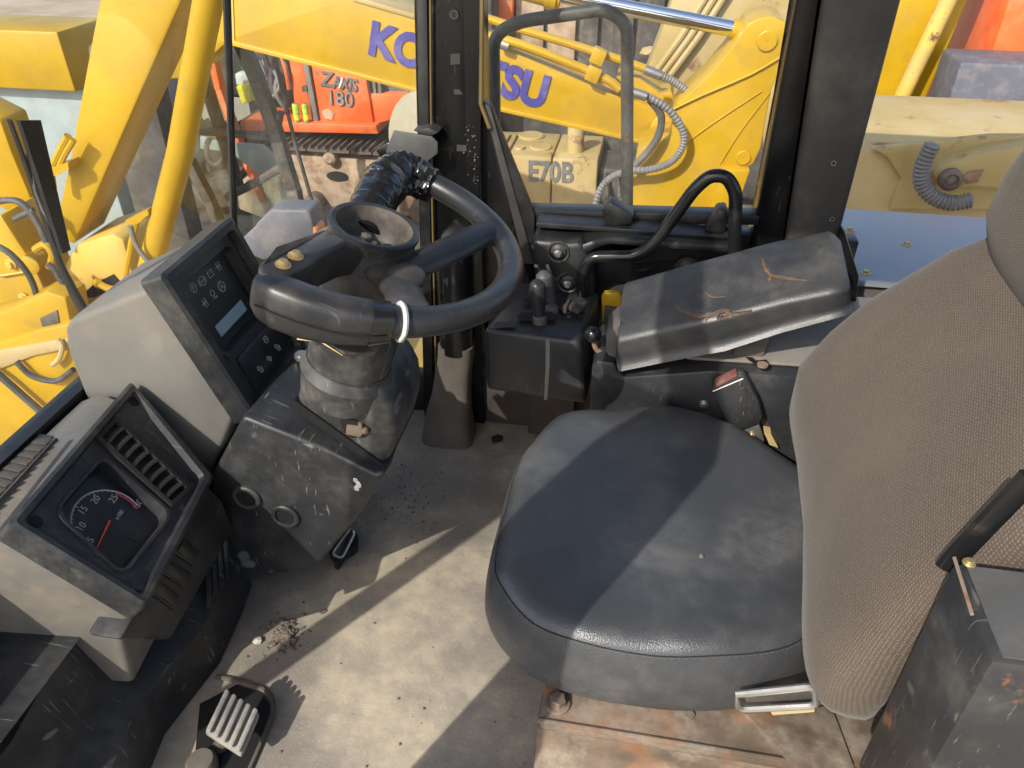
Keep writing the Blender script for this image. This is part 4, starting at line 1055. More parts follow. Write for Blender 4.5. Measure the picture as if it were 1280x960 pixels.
for i in range(5):
    t0, t1 = i / 5 + .03, (i + 1) / 5 - .045
    quad = [pq[0].lerp(pq[1], t0), pq[0].lerp(pq[1], t1), pq[3].lerp(pq[2], t1), pq[3].lerp(pq[2], t0)]
    b = B(); b.prism(quad, up * .009); b.obj('rib', 'pedal_rubber', pp, bevel=.003)
ctr = sum(pq, V()) / 4
b = B(); b.tube([ctr - up * .01, V((ctr.x - .03, ctr.y - .01, -.002))], .012, 10); b.obj('pedal_arm', 'dark_metal', pd)
rq = [(-0.5586,0.6465,0.002), (-0.5124,0.6403,0.002), (-0.4864,0.6184,0.002), (-0.4815,0.5792,0.002), (-0.4782,0.5058,0.002), (-0.5456,0.4823,0.002), (-0.5996,0.6053,0.002)]
b = B(); b.prism(rq, (0, 0, .001)); b.obj('recess', 'void_dark', pd)
b = B(); b.tube(catmull([(-0.5976,0.6536,0.003), (-0.5557,0.6522,0.003), (-0.5081,0.6433,0.003), (-0.4847,0.618,0.003), (-0.4783,0.5753,0.003), (-0.4763,0.4998,0.003)], 4), .004, 6); b.obj('recess_lip', 'rubber_boot', pd)
b = B(); b.lathe([(.022, 0), (.022, .02), (.018, .026)], [(-0.543,0.5109,0)][0], (0, 0, 1), 16); b.obj('pivot', 'rubber_boot', pd)
bp = thing('brake_pedal', 'small metal-framed pedal at the floor against the steering pedestal', 'pedal', [(-0.49,0.9258,0)][0])
b = B(); b.prism([(-0.4711,0.9513,0.06178), (-0.4649,0.9484,0.05338), (-0.477,0.9057,0.03069), (-0.4923,0.9019,0.04242)], (.0, .0, -.008)); pb = b.obj('pad', 'panel_black', bp, bevel=.003)
pf = [V(p) + V((.004, -.003, .004)) for p in [(-0.4723,0.9506,0.06233), (-0.4649,0.9484,0.05338), (-0.4767,0.9047,0.02968), (-0.4934,0.9012,0.04297)]]
b = B(); b.tube(fillet(pf + [pf[0]], .008, 3)[:-1], .0028, 6, closed=True); b.obj('pad_frame', 'steel', pb)
b = B(); b.prism([(-0.4928,0.9137,0.004), (-0.5073,0.9191,0.004), (-0.4884,0.9885,0.004), (-0.4691,0.9749,0.004), (-0.4611,0.9474,0.004), (-0.4682,0.932,0.004), (-0.478,0.9242,0.004), (-0.4802,0.8964,0.004), (-0.4902,0.8985,0.004)], (0, 0, .02)); b.obj('pedal_bracket', 'void_dark', bp, bevel=.004)
# mud and crumbs
random.seed(5)
b = B()
c0 = V([(-0.5223,0.745,0)][0])
for k in range(150):
    r = abs(random.gauss(0, .022)); a = random.uniform(0, 6.28)
    s = random.uniform(.0015, .0065) * (1.1 if r < .02 else .7)
    b.lump(c0 + V((r * math.cos(a), r * 1.25 * math.sin(a), s * .4 + max(0, .008 - r * .3) * random.random())), s, 1, .4, (1, 1, .6))
md = b.obj('dried_mud', 'clod', smooth=False); md['kind'] = 'stuff'
b = B(); b.lump([(-0.5613,0.7286,0.004)][0], .0075, 1, .35, (1, 1, .5)); tag(b.obj('pale_clod', 'sticker_pale', smooth=False), 'pale crumbled clod lying beside the mud on the floor', 'clod')
b = B()
for k in range(260):
    if k < 170:
        c = V([(-0.4216,1.114,0)][0]) + V((random.gauss(0, .05), random.gauss(0, .06), 0))
    else:
        c = V((random.uniform(-.58, -.08), random.uniform(.45, 1.3), 0))
    s = random.choice((.0008, .001, .0012, .0016, .0024))
    c.z = s * .5
    b.lump(c, s, 1, .4, (1, 1, .7))
cr = b.obj('floor_grit', 'clod', smooth=False); cr['kind'] = 'stuff'
b = B(); b.prism([(-0.2813,1.326,0.002), (-0.2688,1.337,0.002), (-0.2553,1.334,0.002), (-0.2562,1.319,0.002), (-0.2745,1.31,0.002)], (0, 0, .006)); tag(b.obj('rubber_scrap', 'trim_black', bevel=.002), 'small black rubber scrap lying on the floor before the cushion', 'scrap')

# ================================================================ this machine outside the cab
ch = thing('excavator_chassis', 'yellow front chassis of this excavator below the windscreen', 'chassis', (-1.9, 2.3, -1.7))
b = B(); b.box((-2.9, 1.75, -1.70), (-1.25, 2.6, -.55)); b.obj('frame', 'yellow_old', ch, bevel=.02)
b = B(); b.box((-.86, .15, -1.70), (.8, 2.0, -.06)); b.obj('turntable_body', 'yellow_old', ch, bevel=.02)
b = B(); b.prism([(-2.089,1.88,0.09299), (-1.881,1.88,0.1919), (-1.86,1.88,0.1111), (-1.834,1.88,0.02765), (-1.83,1.88,-0.1072), (-1.805,1.88,-0.2394), (-1.911,1.88,-0.5673), (-2.109,1.88,-0.8213), (-2.815,1.88,-1.285)], (0, .16, 0)); b.obj('side_plate', 'yellow', ch, bevel=.012)
b = B(); b.prism([(-2.038,1.72,-0.2112), (-1.742,1.72,-0.09851), (-1.635,1.72,-0.06524), (-1.617,1.72,-0.1189), (-1.736,1.72,-0.4238), (-2.302,1.72,-0.79)], (0, .12, 0)); b.obj('lower_plate', 'yellow', ch, bevel=.012)
b = B(); b.prism([(-1.974,1.74,-0.09456), (-1.853,1.74,-0.05458), (-1.693,1.74,0.02535), (-1.632,1.74,0.01003), (-1.658,1.74,-0.1354), (-1.837,1.74,-0.1896), (-2.032,1.74,-0.2231)], (0, .10, 0)); wb = b.obj('lamp_housing', 'yellow', ch, bevel=.012)
b = B(); b.prism([(-1.743,1.736,-0.06895), (-1.674,1.736,-0.03473), (-1.683,1.736,-0.07946), (-1.75,1.736,-0.1144)], (0, .006, 0)); b.obj('lamp_window', 'dark_metal', wb, bevel=.001)
b = B(); b.prism([(-1.97,1.71,-0.2032), (-1.722,1.71,-0.1354), (-1.651,1.71,-0.1165), (-1.653,1.71,-0.1506), (-1.8,1.71,-0.196), (-2.009,1.71,-0.2923)], (0, .10, 0)); b.obj('guard_strip', 'tan_paint', ch, bevel=.006)
b = B(); b.tube(catmull([(-1.987,1.69,-0.2161), (-1.926,1.69,-0.269), (-1.872,1.69,-0.3426), (-1.813,1.69,-0.4244), (-1.779,1.69,-0.4724)], 4), .012, 8); b.obj('pipe', 'rail_tube', ch)
b = B(); b.tube(catmull([(-1.675,1.7,-0.1129), (-1.667,1.7,-0.1346), (-1.696,1.7,-0.1836), (-1.728,1.7,-0.2106)], 4), .008, 8); b.obj('pipe', 'tan_paint', ch)
for q in [(-1.908,1.876,0.02871), (-1.911,1.876,-0.0896), (-1.918,1.876,-0.3281), (-1.932,1.876,-0.4969), (-2.183,1.876,-0.6004)]:
    link('bolt', bolt_mesh(.012, .014, 'yellow_old'), ch, Matrix.Translation(q) @ Matrix.Rotation(R(90), 4, 'X'))
for pts in ([(-1.869,1.78,0.1552), (-1.797,1.78,0.1155), (-1.763,1.78,0.02991), (-1.783,1.78,-0.1039)], [(-1.678,1.8,-0.1047), (-1.671,1.8,-0.02598), (-1.688,1.8,0.05823), (-1.705,1.8,0.08286)], [(-1.855,1.7,-0.2134), (-1.819,1.7,-0.263), (-1.74,1.7,-0.2716), (-1.661,1.7,-0.2204)]):
    b = B(); b.tube(catmull(pts, 5), .009, 8); b.obj('hose', 'hose_rubber', ch)
b = B(); b.tube([(-1.963,1.872,-0.01551), (-1.827,1.872,0.01576), (-1.822,1.872,-0.1607)], .005, 5); b.obj('weld_bead', 'yellow_old', ch)
bo = thing('excavator_boom', 'broad yellow boom foot of this excavator rising outside the windscreen', 'boom', (-1.6, 1.95, -.3))
b = B(); b.prism([(-1.304,1.92,0.9176), (-1.054,1.92,0.9213), (-1.161,1.92,0.7835), (-1.472,1.92,0.3853), (-1.703,1.92,0.08972), (-1.73,1.92,0.1034), (-1.714,1.92,0.1976), (-1.609,1.92,0.3774), (-1.428,1.92,0.7023)], (0, .16, 0)); b.obj('boom_plate', 'yellow', bo, bevel=.008)
b = B(); b.prism([(-1.743,1.9,0.03121), (-1.674,1.9,0.1011), (-1.542,1.9,0.1478), (-1.511,1.9,0.1297), (-1.516,1.9,0.00997), (-1.614,1.9,-0.07431), (-1.738,1.9,-0.1742), (-1.765,1.9,-0.1236)], (0, .22, 0)); ft = b.obj('boom_foot', 'yellow_old', bo, bevel=.012)
b = B(); b.prism([(-1.703,1.897,-0.06397), (-1.656,1.897,-0.0259), (-1.579,1.897,0.01143), (-1.565,1.897,-0.01203), (-1.602,1.897,-0.04329), (-1.674,1.897,-0.07842), (-1.703,1.897,-0.08116)], (0, .006, 0)); b.obj('slot', 'void_dark', ft)
b = B(); b.lump([(-1.63,1.88,-0.01479)][0], .018, 1, .15); b.tube([(-1.63,1.88,-0.01479), (-1.602,1.88,-0.02886), (-1.561,1.88,-0.03619)], .012, 8); b.obj('clevis', 'yellow', ft)
b = B(); b.lathe([(.03, 0), (.03, .05), (.02, .055)], [(-1.816,1.9,0.04672)][0], (0, -1, 0), 18); b.tube(catmull([(-1.797,1.87,0.08916), (-1.757,1.87,0.1081), (-1.742,1.87,0.07782), (-1.77,1.87,0.03261)], 4), .012, 8); b.obj('pin_boss', 'yellow', ft)
b = B(); b.prism([(-1.64,1.86,0.3547), (-1.576,1.86,0.3744), (-1.581,1.86,0.3538), (-1.645,1.86,0.3267)], (0, .05, 0)); b.tube(catmull([(-1.557,1.87,0.4452), (-1.61,1.87,0.387), (-1.648,1.87,0.3392), (-1.661,1.87,0.2916)], 4), .011, 8); b.tube(catmull([(-1.544,1.87,0.4351), (-1.59,1.87,0.3882), (-1.627,1.87,0.3405)], 4), .009, 8); b.obj('pipe_bracket', 'yellow', bo)
b = B(); b.tube(catmull([(-1.881,1.84,0.2377), (-1.795,1.84,0.2583), (-1.748,1.84,0.2471), (-1.724,1.84,0.19), (-1.719,1.84,0.135)], 4), .010, 8); b.tube([(-1.798,1.84,0.1994), (-1.722,1.84,0.2344)], .008, 8); b.obj('hose', 'rail_tube', bo)
b = B(); b.prism([(-2.062,2.06,0.4792), (-1.928,2.06,0.4152), (-1.931,2.06,0.3179), (-1.922,2.06,0.1313), (-2.003,2.06,0.1036), (-2.194,2.06,0.1988)], (0, .12, 0)); b.obj('far_plate', 'yellow', bo, bevel=.01)
cy = thing('boom_cylinder', 'yellow hydraulic cylinder with a side pipe beside the boom foot', 'cylinder', [(-1.487,1.85,-0.02989)][0])
b = B(); b.tube([(-1.024,1.86,0.8628), (-1.228,1.86,0.4191), (-1.368,1.86,0.1589), (-1.44,1.86,0.02349), (-1.48,1.86,-0.04014)], .0345, 20); b.obj('barrel', 'yellow', cy)
b = B(); b.tube([(-1.398,1.84,0.2265), (-1.435,1.84,0.1626), (-1.493,1.84,0.04226)], .009, 8); b.prism([(-1.431,1.83,0.2258), (-1.397,1.83,0.2427), (-1.351,1.83,0.2648), (-1.35,1.83,0.2508), (-1.394,1.83,0.219), (-1.427,1.83,0.2093)], (0, .03, 0)); b.obj('side_pipe', 'yellow', cy)
b = B(); b.tube(catmull([(-1.403,1.81,0.2221), (-1.404,1.81,0.1785), (-1.395,1.81,0.1422), (-1.37,1.81,0.09135)], 4), .0075, 8); b.obj('hose', 'hose', cy)
b = B(); b.tube([(-1.47,1.86,-0.0226), (-1.52,1.86,-0.1002)], .03, 14); b.obj('rod_eye', 'yellow_old', cy)
lp_ = thing('side_lamp', 'small grey lamp box with an amber edge outside the quarter window', 'lamp', [(-0.8714,1.62,0.2412)][0])
b = B(); b.prism([(-0.9587,1.6,0.3035), (-0.9087,1.6,0.3447), (-0.8979,1.6,0.3578), (-0.8588,1.6,0.3927), (-0.7668,1.6,0.3973), (-0.7604,1.6,0.3879), (-0.7559,1.6,0.3401), (-0.8516,1.6,0.2783), (-0.9014,1.6,0.257), (-0.9524,1.6,0.2742)], (0, .07, 0)); b.obj('lamp_case', 'lamp_box', lp_, bevel=.006, seg=3)
b = B(); b.prism([(-0.7585,1.598,0.357), (-0.7497,1.598,0.3496), (-0.7508,1.598,0.3291), (-0.7636,1.598,0.324)], (0, .05, 0)); b.obj('lens', 'lamp_amber', lp_, bevel=.002)
b = B(); b.bar(V([(-0.9106,1.66,0.2408)][0]), V((-.80, 1.43, .05)), .03, .03); b.obj('lamp_bracket', 'dark_metal', lp_)
mr = thing('round_mirror', 'round tan-backed mirror outside behind the black pillar', 'mirror', [(-0.4607,1.56,0.6072)][0])
c = V([(-0.4662,1.56,0.6019)][0]); d = (c - V((0, 0, 1.1))).normalized(); d = V((-.35, -.85, .25)).normalized()
b = B(); b.lathe([(.083, -.012), (.088, 0), (.085, .004), (.05, .010), (.01, .012)], c, d, 32); b.obj('mirror_shell', 'mirror_back', mr)
b = B(); b.tube([c, V((-.36, 1.45, c.z - .2))], .008, 8); b.obj('mirror_arm', 'dark_metal', mr)
hr = fillet([(-0.3161,1.6,0.2983), (-0.3182,1.6,0.5775), (-0.3187,1.6,0.7909), (-0.2696,1.6,0.8169), (-0.1022,1.6,0.844), (-0.06126,1.6,0.819), (-0.02411,1.6,0.3815)], .06, 6)
b = B(); b.tube(hr, .0125, 12); h_ = tag(b.obj('hand_rail', 'rail_tube'), 'grey bent tube handrail standing outside the side window', 'handrail')
b = B(); b.box((-.36, 1.455, .0), (.40, 1.98, .24)); hd = b.obj('side_tank', 'yellow_old', ch, bevel=.02)
dk_ = thing('deck_panel', 'blue-grey sheet metal deck panel with bolts outside the rear side window', 'panel', (.8, 1.75, .33))
b = B(); b.box((.44, 1.555, .335), (1.25, 1.955, .350)); dp = b.obj('panel', 'deck_blue', dk_, bevel=.003)
b = B(); b.box((.46, 1.57, -.2), (1.24, 1.94, .334)); b.obj('panel_box', 'dark_metal', dk_, bevel=.01)
bm_ = bolt_mesh(.007, .008, 'gold_bolt')
for q in [(0.4887,1.815,0.35), (0.4823,1.588,0.35), (0.6017,1.754,0.35)]:
    link('bolt', bm_, dp, Matrix.Translation(q))

# ================================================================ neighbouring yellow excavator arm with lettering
kb = thing('lettered_boom', 'yellow excavator boom with blue lettering stretched beyond the side windows', 'boom', (-1.5, 4.1, -1.7))
bp_ = [(-1.502,4,0.4825), (-1.192,4,0.3945), (-0.8411,4,0.3039), (-0.6653,4,0.2401), (-0.2211,4,0.08075), (0.0937,4,0.00261), (0.1607,4,-0.06474), (0.1558,4,-0.121), (0.1135,4,-0.168), (-0.04036,4,-0.1643), (-0.2889,4,-0.1164), (-1.231,4,0.04782), (-2.142,4,0.2405), (-2.233,4,0.2335), (-2.33,4,0.1669), (-2.411,4,0.09923), (-2.53,4,0.05331), (-3.089,4,-0.00391), (-2.695,4,0.7883)]
b = B(); b.prism(bp_, (0, .26, 0)); bp0 = b.obj('boom_body', 'yellow', kb, bevel=.008)
b = B(); b.prism([(-2.192,3.985,0.2611), (-1.225,3.985,0.0677), (-0.289,3.985,-0.09166), (-0.04212,3.985,-0.1393), (-0.04021,3.985,-0.1595), (-0.2876,3.985,-0.1159), (-1.227,3.985,0.04376), (-2.207,3.985,0.2374)], (0, .29, 0)); b.obj('bottom_flange', 'yellow', kb, bevel=.006)
b = B(); b.prism([(-1.498,3.99,0.4876), (-1.188,3.99,0.4107), (-1.19,3.99,0.3891), (-1.501,3.99,0.4627)], (0, .28, 0)); b.obj('top_flange', 'tan_paint', kb, bevel=.004)
b = B(); b.prism([(-2.174,3.995,0.5559), (-2.114,3.995,0.5572), (-2.168,3.995,0.2523), (-2.21,3.995,0.243)], (0, .01, 0)); b.obj('weld_seam', 'yellow_old', kb)
k0, k1 = V([(-1.289,3.996,0.2521)][0]), V([(-0.6719,3.996,0.09285)][0])
dr = (k1 - k0).normalized()
cm = (k0 + k1) / 2
mwt = frame_from(cm + V((.0, 0, .0)), dr, (0, -1, 0))
text('lettering', 'KOMATSU', mwt, .215, 'sticker_blue', kb, ext=.004, bold=.010, sx=.93)
b = B(); b.box((-3.1, 4.05, -1.70), (-2.75, 4.24, .2)); b.obj('turntable', 'dark_metal', kb, bevel=.05)
# pipes along its top, clamps
for pts, r, m in (([(-0.8583,3.98,0.4148), (-0.7018,3.98,0.3735), (-0.467,3.98,0.3168), (-0.2321,3.98,0.2566), (-0.1144,3.98,0.2247), (-0.00424,3.98,0.1924)], .020, 'yellow'), ([(-0.8559,3.96,0.34), (-0.6589,3.96,0.2997), (-0.3825,3.96,0.2113), (-0.2231,3.96,0.151), (-0.1615,3.96,0.1086)], .021, 'yellow'), ([(-0.7158,3.97,0.2958), (-0.6209,3.97,0.2737), (-0.4623,3.97,0.2208), (-0.3026,3.97,0.1603), (-0.1736,3.97,0.1056)], .014, 'copper_pipe')):
    b = B(); b.tube(catmull(pts, 3), r, 10); b.obj('pipe', m, kb)
for q in [(-0.2761,3.95,0.2613), (-0.2942,3.95,0.1802)]:
    b = B(); b.obox(q, (.032, 0, -.012), (0, .03, 0), (.012, 0, .034)); b.obj('pipe_clamp', 'yellow', kb, bevel=.006)
b = B(); b.tube([(-0.7535,3.96,0.3001), (-0.7141,3.96,0.2869)], .026, 12); b.obj('pipe_joint', 'steel', kb)
b = B(); b.prism([(-0.1884,4.02,0.1533), (-0.0708,4.02,0.1507), (0.03783,4.02,0.07959), (0.0835,4.02,0.08926), (0.08087,4.02,0.1119), (0.1016,4.02,0.06716), (0.06366,4.02,-0.0122), (-0.05933,4.02,0.02883)], (0, .3, 0)); b.obj('boom_nose', 'yellow', kb, bevel=.008)
c = [(0.06322,3.995,-0.07628)][0]
b = B(); b.lathe([(.062, 0), (.062, .012), (.055, .016)], c, (0, -1, 0), 24); b.obj('pin_boss', 'yellow', kb)
def coil(pts, r, name, mat, par, pitch=.012, n=3):
    cu = catmull(pts, 10)
    out = [cu[0]]
    for a, c in zip(cu, cu[1:]):
        k = max(1, int((c - a).length / (pitch / 2)))
        out += [a.lerp(c, (i + 1) / k) for i in range(k)]
    b = B(); b.tube(out, [r * (1.0 if i % 2 else .80) for i in range(len(out))], 10); return b.obj(name, mat, par, ang=20)
coil([(-0.1004,3.62,0.182), (-0.02106,3.62,0.1683), (0.06125,3.62,0.1268), (0.1251,3.62,0.06633), (0.1589,3.62,-0.004002), (0.1491,3.62,-0.07087), (0.1044,3.62,-0.1262), (0.01937,3.62,-0.1619), (-0.07675,3.62,-0.1756), (-0.1572,3.62,-0.2118), (-0.2063,3.62,-0.2786), (-0.2234,3.62,-0.3777), (-0.2082,3.62,-0.4946)], .0185, 'spring_hose', 'hose', kb, .026)
b = B(); b.tube(catmull([(-0.01304,3.64,0.153), (0.02686,3.64,0.1127), (0.05007,3.64,0.06397), (0.04065,3.64,-0.01656), (-0.002949,3.64,-0.09368), (-0.06349,3.64,-0.1662)], 5), .018, 10); b.obj('hose', 'rail_tube', kb)
coil([(-0.02585,3.8,0.2326), (0.02647,3.8,0.2206), (0.08767,3.8,0.1949), (0.1427,3.8,0.1617), (0.1773,3.8,0.1202)], .020, 'spring_hose', 'hose', kb, .026)
b = B(); b.tube([(-0.1075,3.6,0.1936), (-0.02796,3.6,0.1731)], .022, 12); b.tube([(-0.04871,3.8,0.2422), (0.02685,3.8,0.2171)], .022, 12); b.obj('hose_fitting', 'steel', kb)

ya = thing('folded_arm', 'yellow excavator arm plate hanging folded from a chromed piston rod', 'arm', [(0.2629,3.7,-0.6691)][0])
aw = [(0.3462,3.7,0.4209), (0.3653,3.7,0.4658), (0.4076,3.7,0.4889), (0.4646,3.7,0.4999), (0.5174,3.7,0.4798), (0.5494,3.7,0.4339), (0.5529,3.7,0.3831), (0.5428,3.7,0.2981), (0.5155,3.7,0.2097), (0.5135,3.7,0.07017), (0.5152,3.7,-0.05726), (0.4962,3.7,-0.1337), (0.4434,3.7,-0.1676), (0.4804,3.7,-0.1692), (0.4498,3.7,-0.2971), (0.4092,3.7,-0.5248), (0.4014,3.7,-1.086), (-0.379,3.7,-1.169), (-0.06172,3.7,-0.3073), (-0.04644,3.7,-0.09283), (0.1002,3.7,-0.03177), (0.1011,3.7,0.08561), (0.1238,3.7,0.1366), (0.2176,3.7,0.2312), (0.2923,3.7,0.3347)]
b = B(); b.prism(aw, (0, .28, 0)); aw_ = b.obj('arm_plate', 'yellow', ya, bevel=.012)
for q, r in (([(0.4593,3.698,0.4027)][0], .043), ([(0.444,3.698,-0.1057)][0], .034)):
    b = B(); b.lathe([(r, 0), (r, .006), (r * .9, .009), (r * .12, .009), (r * .1, .006)], q, (0, -1, 0), 24); b.obj('pin_cap', 'yellow', aw_)
for pts, w in (([(0.09255,3.697,0.0968), (0.226,3.697,0.1701), (0.4193,3.697,0.2672), (0.5509,3.697,0.3579)], .012), ([(0.143,3.697,-0.08112), (0.28,3.697,0.04119), (0.4732,3.697,0.195)], .005), ([(0.3435,3.697,-0.1419), (0.41,3.697,0.01158), (0.5086,3.697,0.1897)], .005)):
    b = B(); b.tube(catmull(pts, 3), w, 6, flat=.5); b.obj('weld_bead', 'yellow', aw_)
b = B(); b.prism([(0.3622,3.66,-0.1548), (0.4817,3.66,-0.1512), (0.4585,3.66,-0.297), (0.3971,3.66,-0.5079), (0.3205,3.66,-0.5139), (0.3308,3.66,-0.2659)], (0, .25, 0)); b.obj('arm_gusset', 'yellow', aw_, bevel=.008)
b = B(); b.box((-.1, 3.72, -1.70), (.45, 3.98, -.6)); b.obj('bucket_stand', 'dark_metal', ya, bevel=.03)
b = B(); b.tube([(-0.6771,3.84,0.5822), (-0.4574,3.84,0.5356), (0.356,3.84,0.4149)], .034, 20); b.obj('piston_rod', 'chrome', ya)
b = B(); b.tube([(0.317,3.84,0.4202), (0.399,3.84,0.4064)], .042, 18); b.obj('rod_end', 'yellow', ya)
b = B(); b.tube([(-1.261,3.84,0.7553), (-0.6771,3.84,0.5822), (-0.4501,3.84,0.5325)], .060, 18); b.tube([(-0.5159,3.84,0.5471), (-0.4648,3.84,0.5387)], .070, 18); b.obj('cylinder_barrel', 'yellow', ya)

# ================================================================ old machine with number lettering
et = thing('old_excavator_tank', 'faded cream machine housing with dark number lettering behind the yellow arm', 'excavator', (-.5, 6.5, -1.7))
tz = V([(-0.7614,6.2,-1.01)][0]).z
tl, tm, tr_ = [V(p).x for p in [(-1.093,6.2,-1.029), (-0.7614,6.2,-1.01), (-0.384,6.2,-0.9878)]]
for x0, x1, h in ((tl - .25, tm - .004, 0), (tm + .004, tr_, .0)):
    b = B(); b.box((x0, 6.2, -1.70), (x1, 6.85, tz)); b.obj('housing', 'tan_paint', et, bevel=.02)
mwt = frame_from([(-0.7702,6.194,-1.136)][0], (1, 0, .02), (0, -1, 0))
text('lettering', 'E70B', mwt, .238, 'sticker_grey', et, ext=.003, bold=.006, sx=.78)
for q, r in (([(-1.014,6.719,-1.02)][0], .115), ([(-0.8875,6.434,-1.02)][0], .095), ([(-1.057,6.383,-1.02)][0], .045)):
    b = B(); b.lathe([(r, -.02), (r, .02), (r * .9, .028), (r * .35, .026)], q, (0, 0, 1), 20); b.obj('tank_cap', 'tan_paint', et)
b = B(); b.lathe([(.07, -.02), (.07, .23), (.064, .24)], [(-0.5926,6.402,-1.02)][0], (0, 0, 1), 18); b.obj('filler_neck', 'tan_paint', et)
b = B(); b.box((tr_ + .01, 6.3, -1.70), (tr_ + .5, 6.8, tz - .1)); b.obj('engine_side', 'dark_metal', et, bevel=.02)
for i in range(4):
    b = B(); b.tube(catmull([(tr_ + .06 + .1 * i, 6.26, tz - .12), (tr_ + .1 + .1 * i, 6.18, tz - .4), (tr_ + .03 + .1 * i, 6.24, tz - .8)], 5), .02, 8); b.obj('hose', 'hose_rubber', et)

# tan boom and dark machine behind
tb_ = thing('tan_boom', 'dusty tan excavator boom leaning behind the chromed piston rod', 'boom', (1.0, 5.6, -1.7))
b = B(); b.prism([(0.1336,5.5,0.5503), (0.9651,5.5,0.565), (0.921,5.5,0.1226), (0.741,5.5,-0.2245), (0.2429,5.5,-0.3768), (-0.09007,5.5,-0.271)], (0, .4, 0)); b.obj('boom_plate', 'tan_paint', tb_, bevel=.02)
for u in (0, 9, 18):
    b = B(); b.tube([V(p) + V((u * .006, 0, 0)) for p in [(0.3493,5.46,0.4725), (0.1434,5.46,0.08099), (-0.0596,5.46,-0.2391)]], .022, 8); b.obj('pipe', 'tan_paint', tb_)
b = B(); b.lump([(-0.05694,6.2,-0.169)][0], .05, 1, .2, (1.6, 1, .8)); b.lump([(0.007804,6.2,-0.1169)][0], .03, 1, .2, (.8, 1, 1.5)); b.obj('valve', 'tan_paint', tb_)
b = B(); b.prism([(0.6501,5.45,-0.166), (0.9322,5.45,0.03878), (1.07,5.45,-0.6142), (0.7847,5.45,-0.6306), (0.7112,5.45,-0.3669)], (0, .5, 0)); b.obj('arm_plate', 'tan_paint', tb_, bevel=.02)
b = B(); b.box((.45, 5.5, -1.70), (1.5, 6.4, -.3)); b.obj('turntable', 'dark_metal', tb_, bevel=.03)
for i in range(6):
    b = B(); b.lathe([(.09, 0), (.09, .05), (.05, .06)], (.35 + i * .2, 4.62, -1.1 + .05 * (i % 2)), (0, -1, 0), 16); b.obj('roller', 'track_steel', tb_)
b = B(); b.box((.3, 4.66, -1.69), (1.7, 5.2, -.9)); b.obj('track', 'track_steel', tb_, bevel=.04)
dm_ = thing('dark_engine', 'dark dusty engine housing with plates behind the yellow pipes', 'engine', (-.5, 7.2, -1.7))
b = B(); b.box((-1.6, 6.9, -1.70), (1.0, 7.8, .75)); b.obj('housing', 'dark_metal', dm_, bevel=.03)
random.seed(21)
for i in range(9):
    x = -1.45 + i * .27
    b = B(); b.box((x, 6.84 + random.uniform(-.05, .02), random.uniform(-.6, .0)), (x + random.uniform(.12, .24), 6.895, random.uniform(.15, .7))); b.obj('cover_plate', random.choice(('dark_metal', 'track_frame', 'tan_paint', 'cab_frame')), dm_, bevel=.01)
b = B(); b.prism([(-1.45,6.75,0.1723), (-1.177,6.75,0.1787), (-1.19,6.75,-0.09011), (-1.31,6.75,-0.1419), (-1.43,6.75,-0.1215)], (0, .1, 0)); b.obj('orange_cover', 'orange', dm_, bevel=.01)

# ================================================================ orange tracked excavator
oz = thing('orange_excavator', 'weathered orange tracked excavator with number decals beyond the quarter window', 'excavator', (-2.6, 6.7, -1.7))
for pts, nm in (([(-2.79,6.3,-0.3246), (-2.323,6.3,-0.4608), (-2.312,6.3,-0.6055), (-2.297,6.3,-0.853), (-2.775,6.3,-0.864)], 'door'), ([(-2.322,6.33,-0.6071), (-1.998,6.33,-0.599), (-2.141,6.33,-0.8138), (-2.301,6.33,-0.8619)], 'side_panel'), ([(-2.976,6.32,-0.311), (-2.859,6.32,-0.356), (-2.847,6.32,-0.8599), (-2.997,6.32,-0.8)], 'side_panel')):
    b = B(); b.prism(pts, (0, .5, 0)); o = b.obj(nm, 'orange', oz, bevel=.015)
    if nm == 'door': dr_ = o
b = B(); b.prism([(-3.463,6.22,-0.8489), (-2.248,6.22,-0.8337), (-2.234,6.22,-0.906), (-3.484,6.22,-0.9453)], (0, .6, 0)); b.obj('sill', 'orange', oz, bevel=.012)
b = B(); b.prism([(-2.84,6.27,-0.3693), (-2.793,6.27,-0.3736), (-2.775,6.27,-0.8486), (-2.826,6.27,-0.8512)], (0, .06, 0)); b.obj('door_post', 'plate_grey', oz, bevel=.006)
b = B(); b.prism([(-2.874,6.26,-0.5564), (-2.83,6.26,-0.5481), (-2.831,6.26,-0.5928), (-2.874,6.26,-0.6012)], (0, .05, 0)); b.obj('latch', 'dark_metal', oz)
b = B(); b.prism([(-2.742,6.292,-0.7599), (-2.682,6.292,-0.7372), (-2.638,6.292,-0.7747), (-2.659,6.292,-0.829), (-2.722,6.292,-0.8188)], (0, .012, 0)); b.obj('torn_patch', 'track_frame', dr_)
b = B(); b.prism([(-2.352,6.36,-0.476), (-2.218,6.36,-0.5082), (-2.222,6.36,-0.6167), (-2.348,6.36,-0.6223)], (0, .3, 0)); b.obj('grille', 'dark_metal', oz)
for i in range(3):
    b = B(); b.prism([V(p) + V((i * .045, 0, 0)) for p in [(-2.328,6.34,-0.5017), (-2.308,6.34,-0.5072), (-2.306,6.34,-0.6154), (-2.326,6.34,-0.6163)]], (0, .03, 0)); b.obj('grille_bar', 'plate_grey', oz)
b = B(); b.prism([(-2.24,6.42,-0.5298), (-1.872,6.42,-0.5778), (-1.877,6.42,-0.6422), (-2.244,6.42,-0.6394)], (0, .3, 0)); b.obj('rear_cover', 'lamp_box', oz, bevel=.01)
b = B(); b.box((-4.6, 6.5, -.75), (-1.3, 7.6, .2)); b.obj('upper_body', 'dark_metal', oz, bevel=.04)
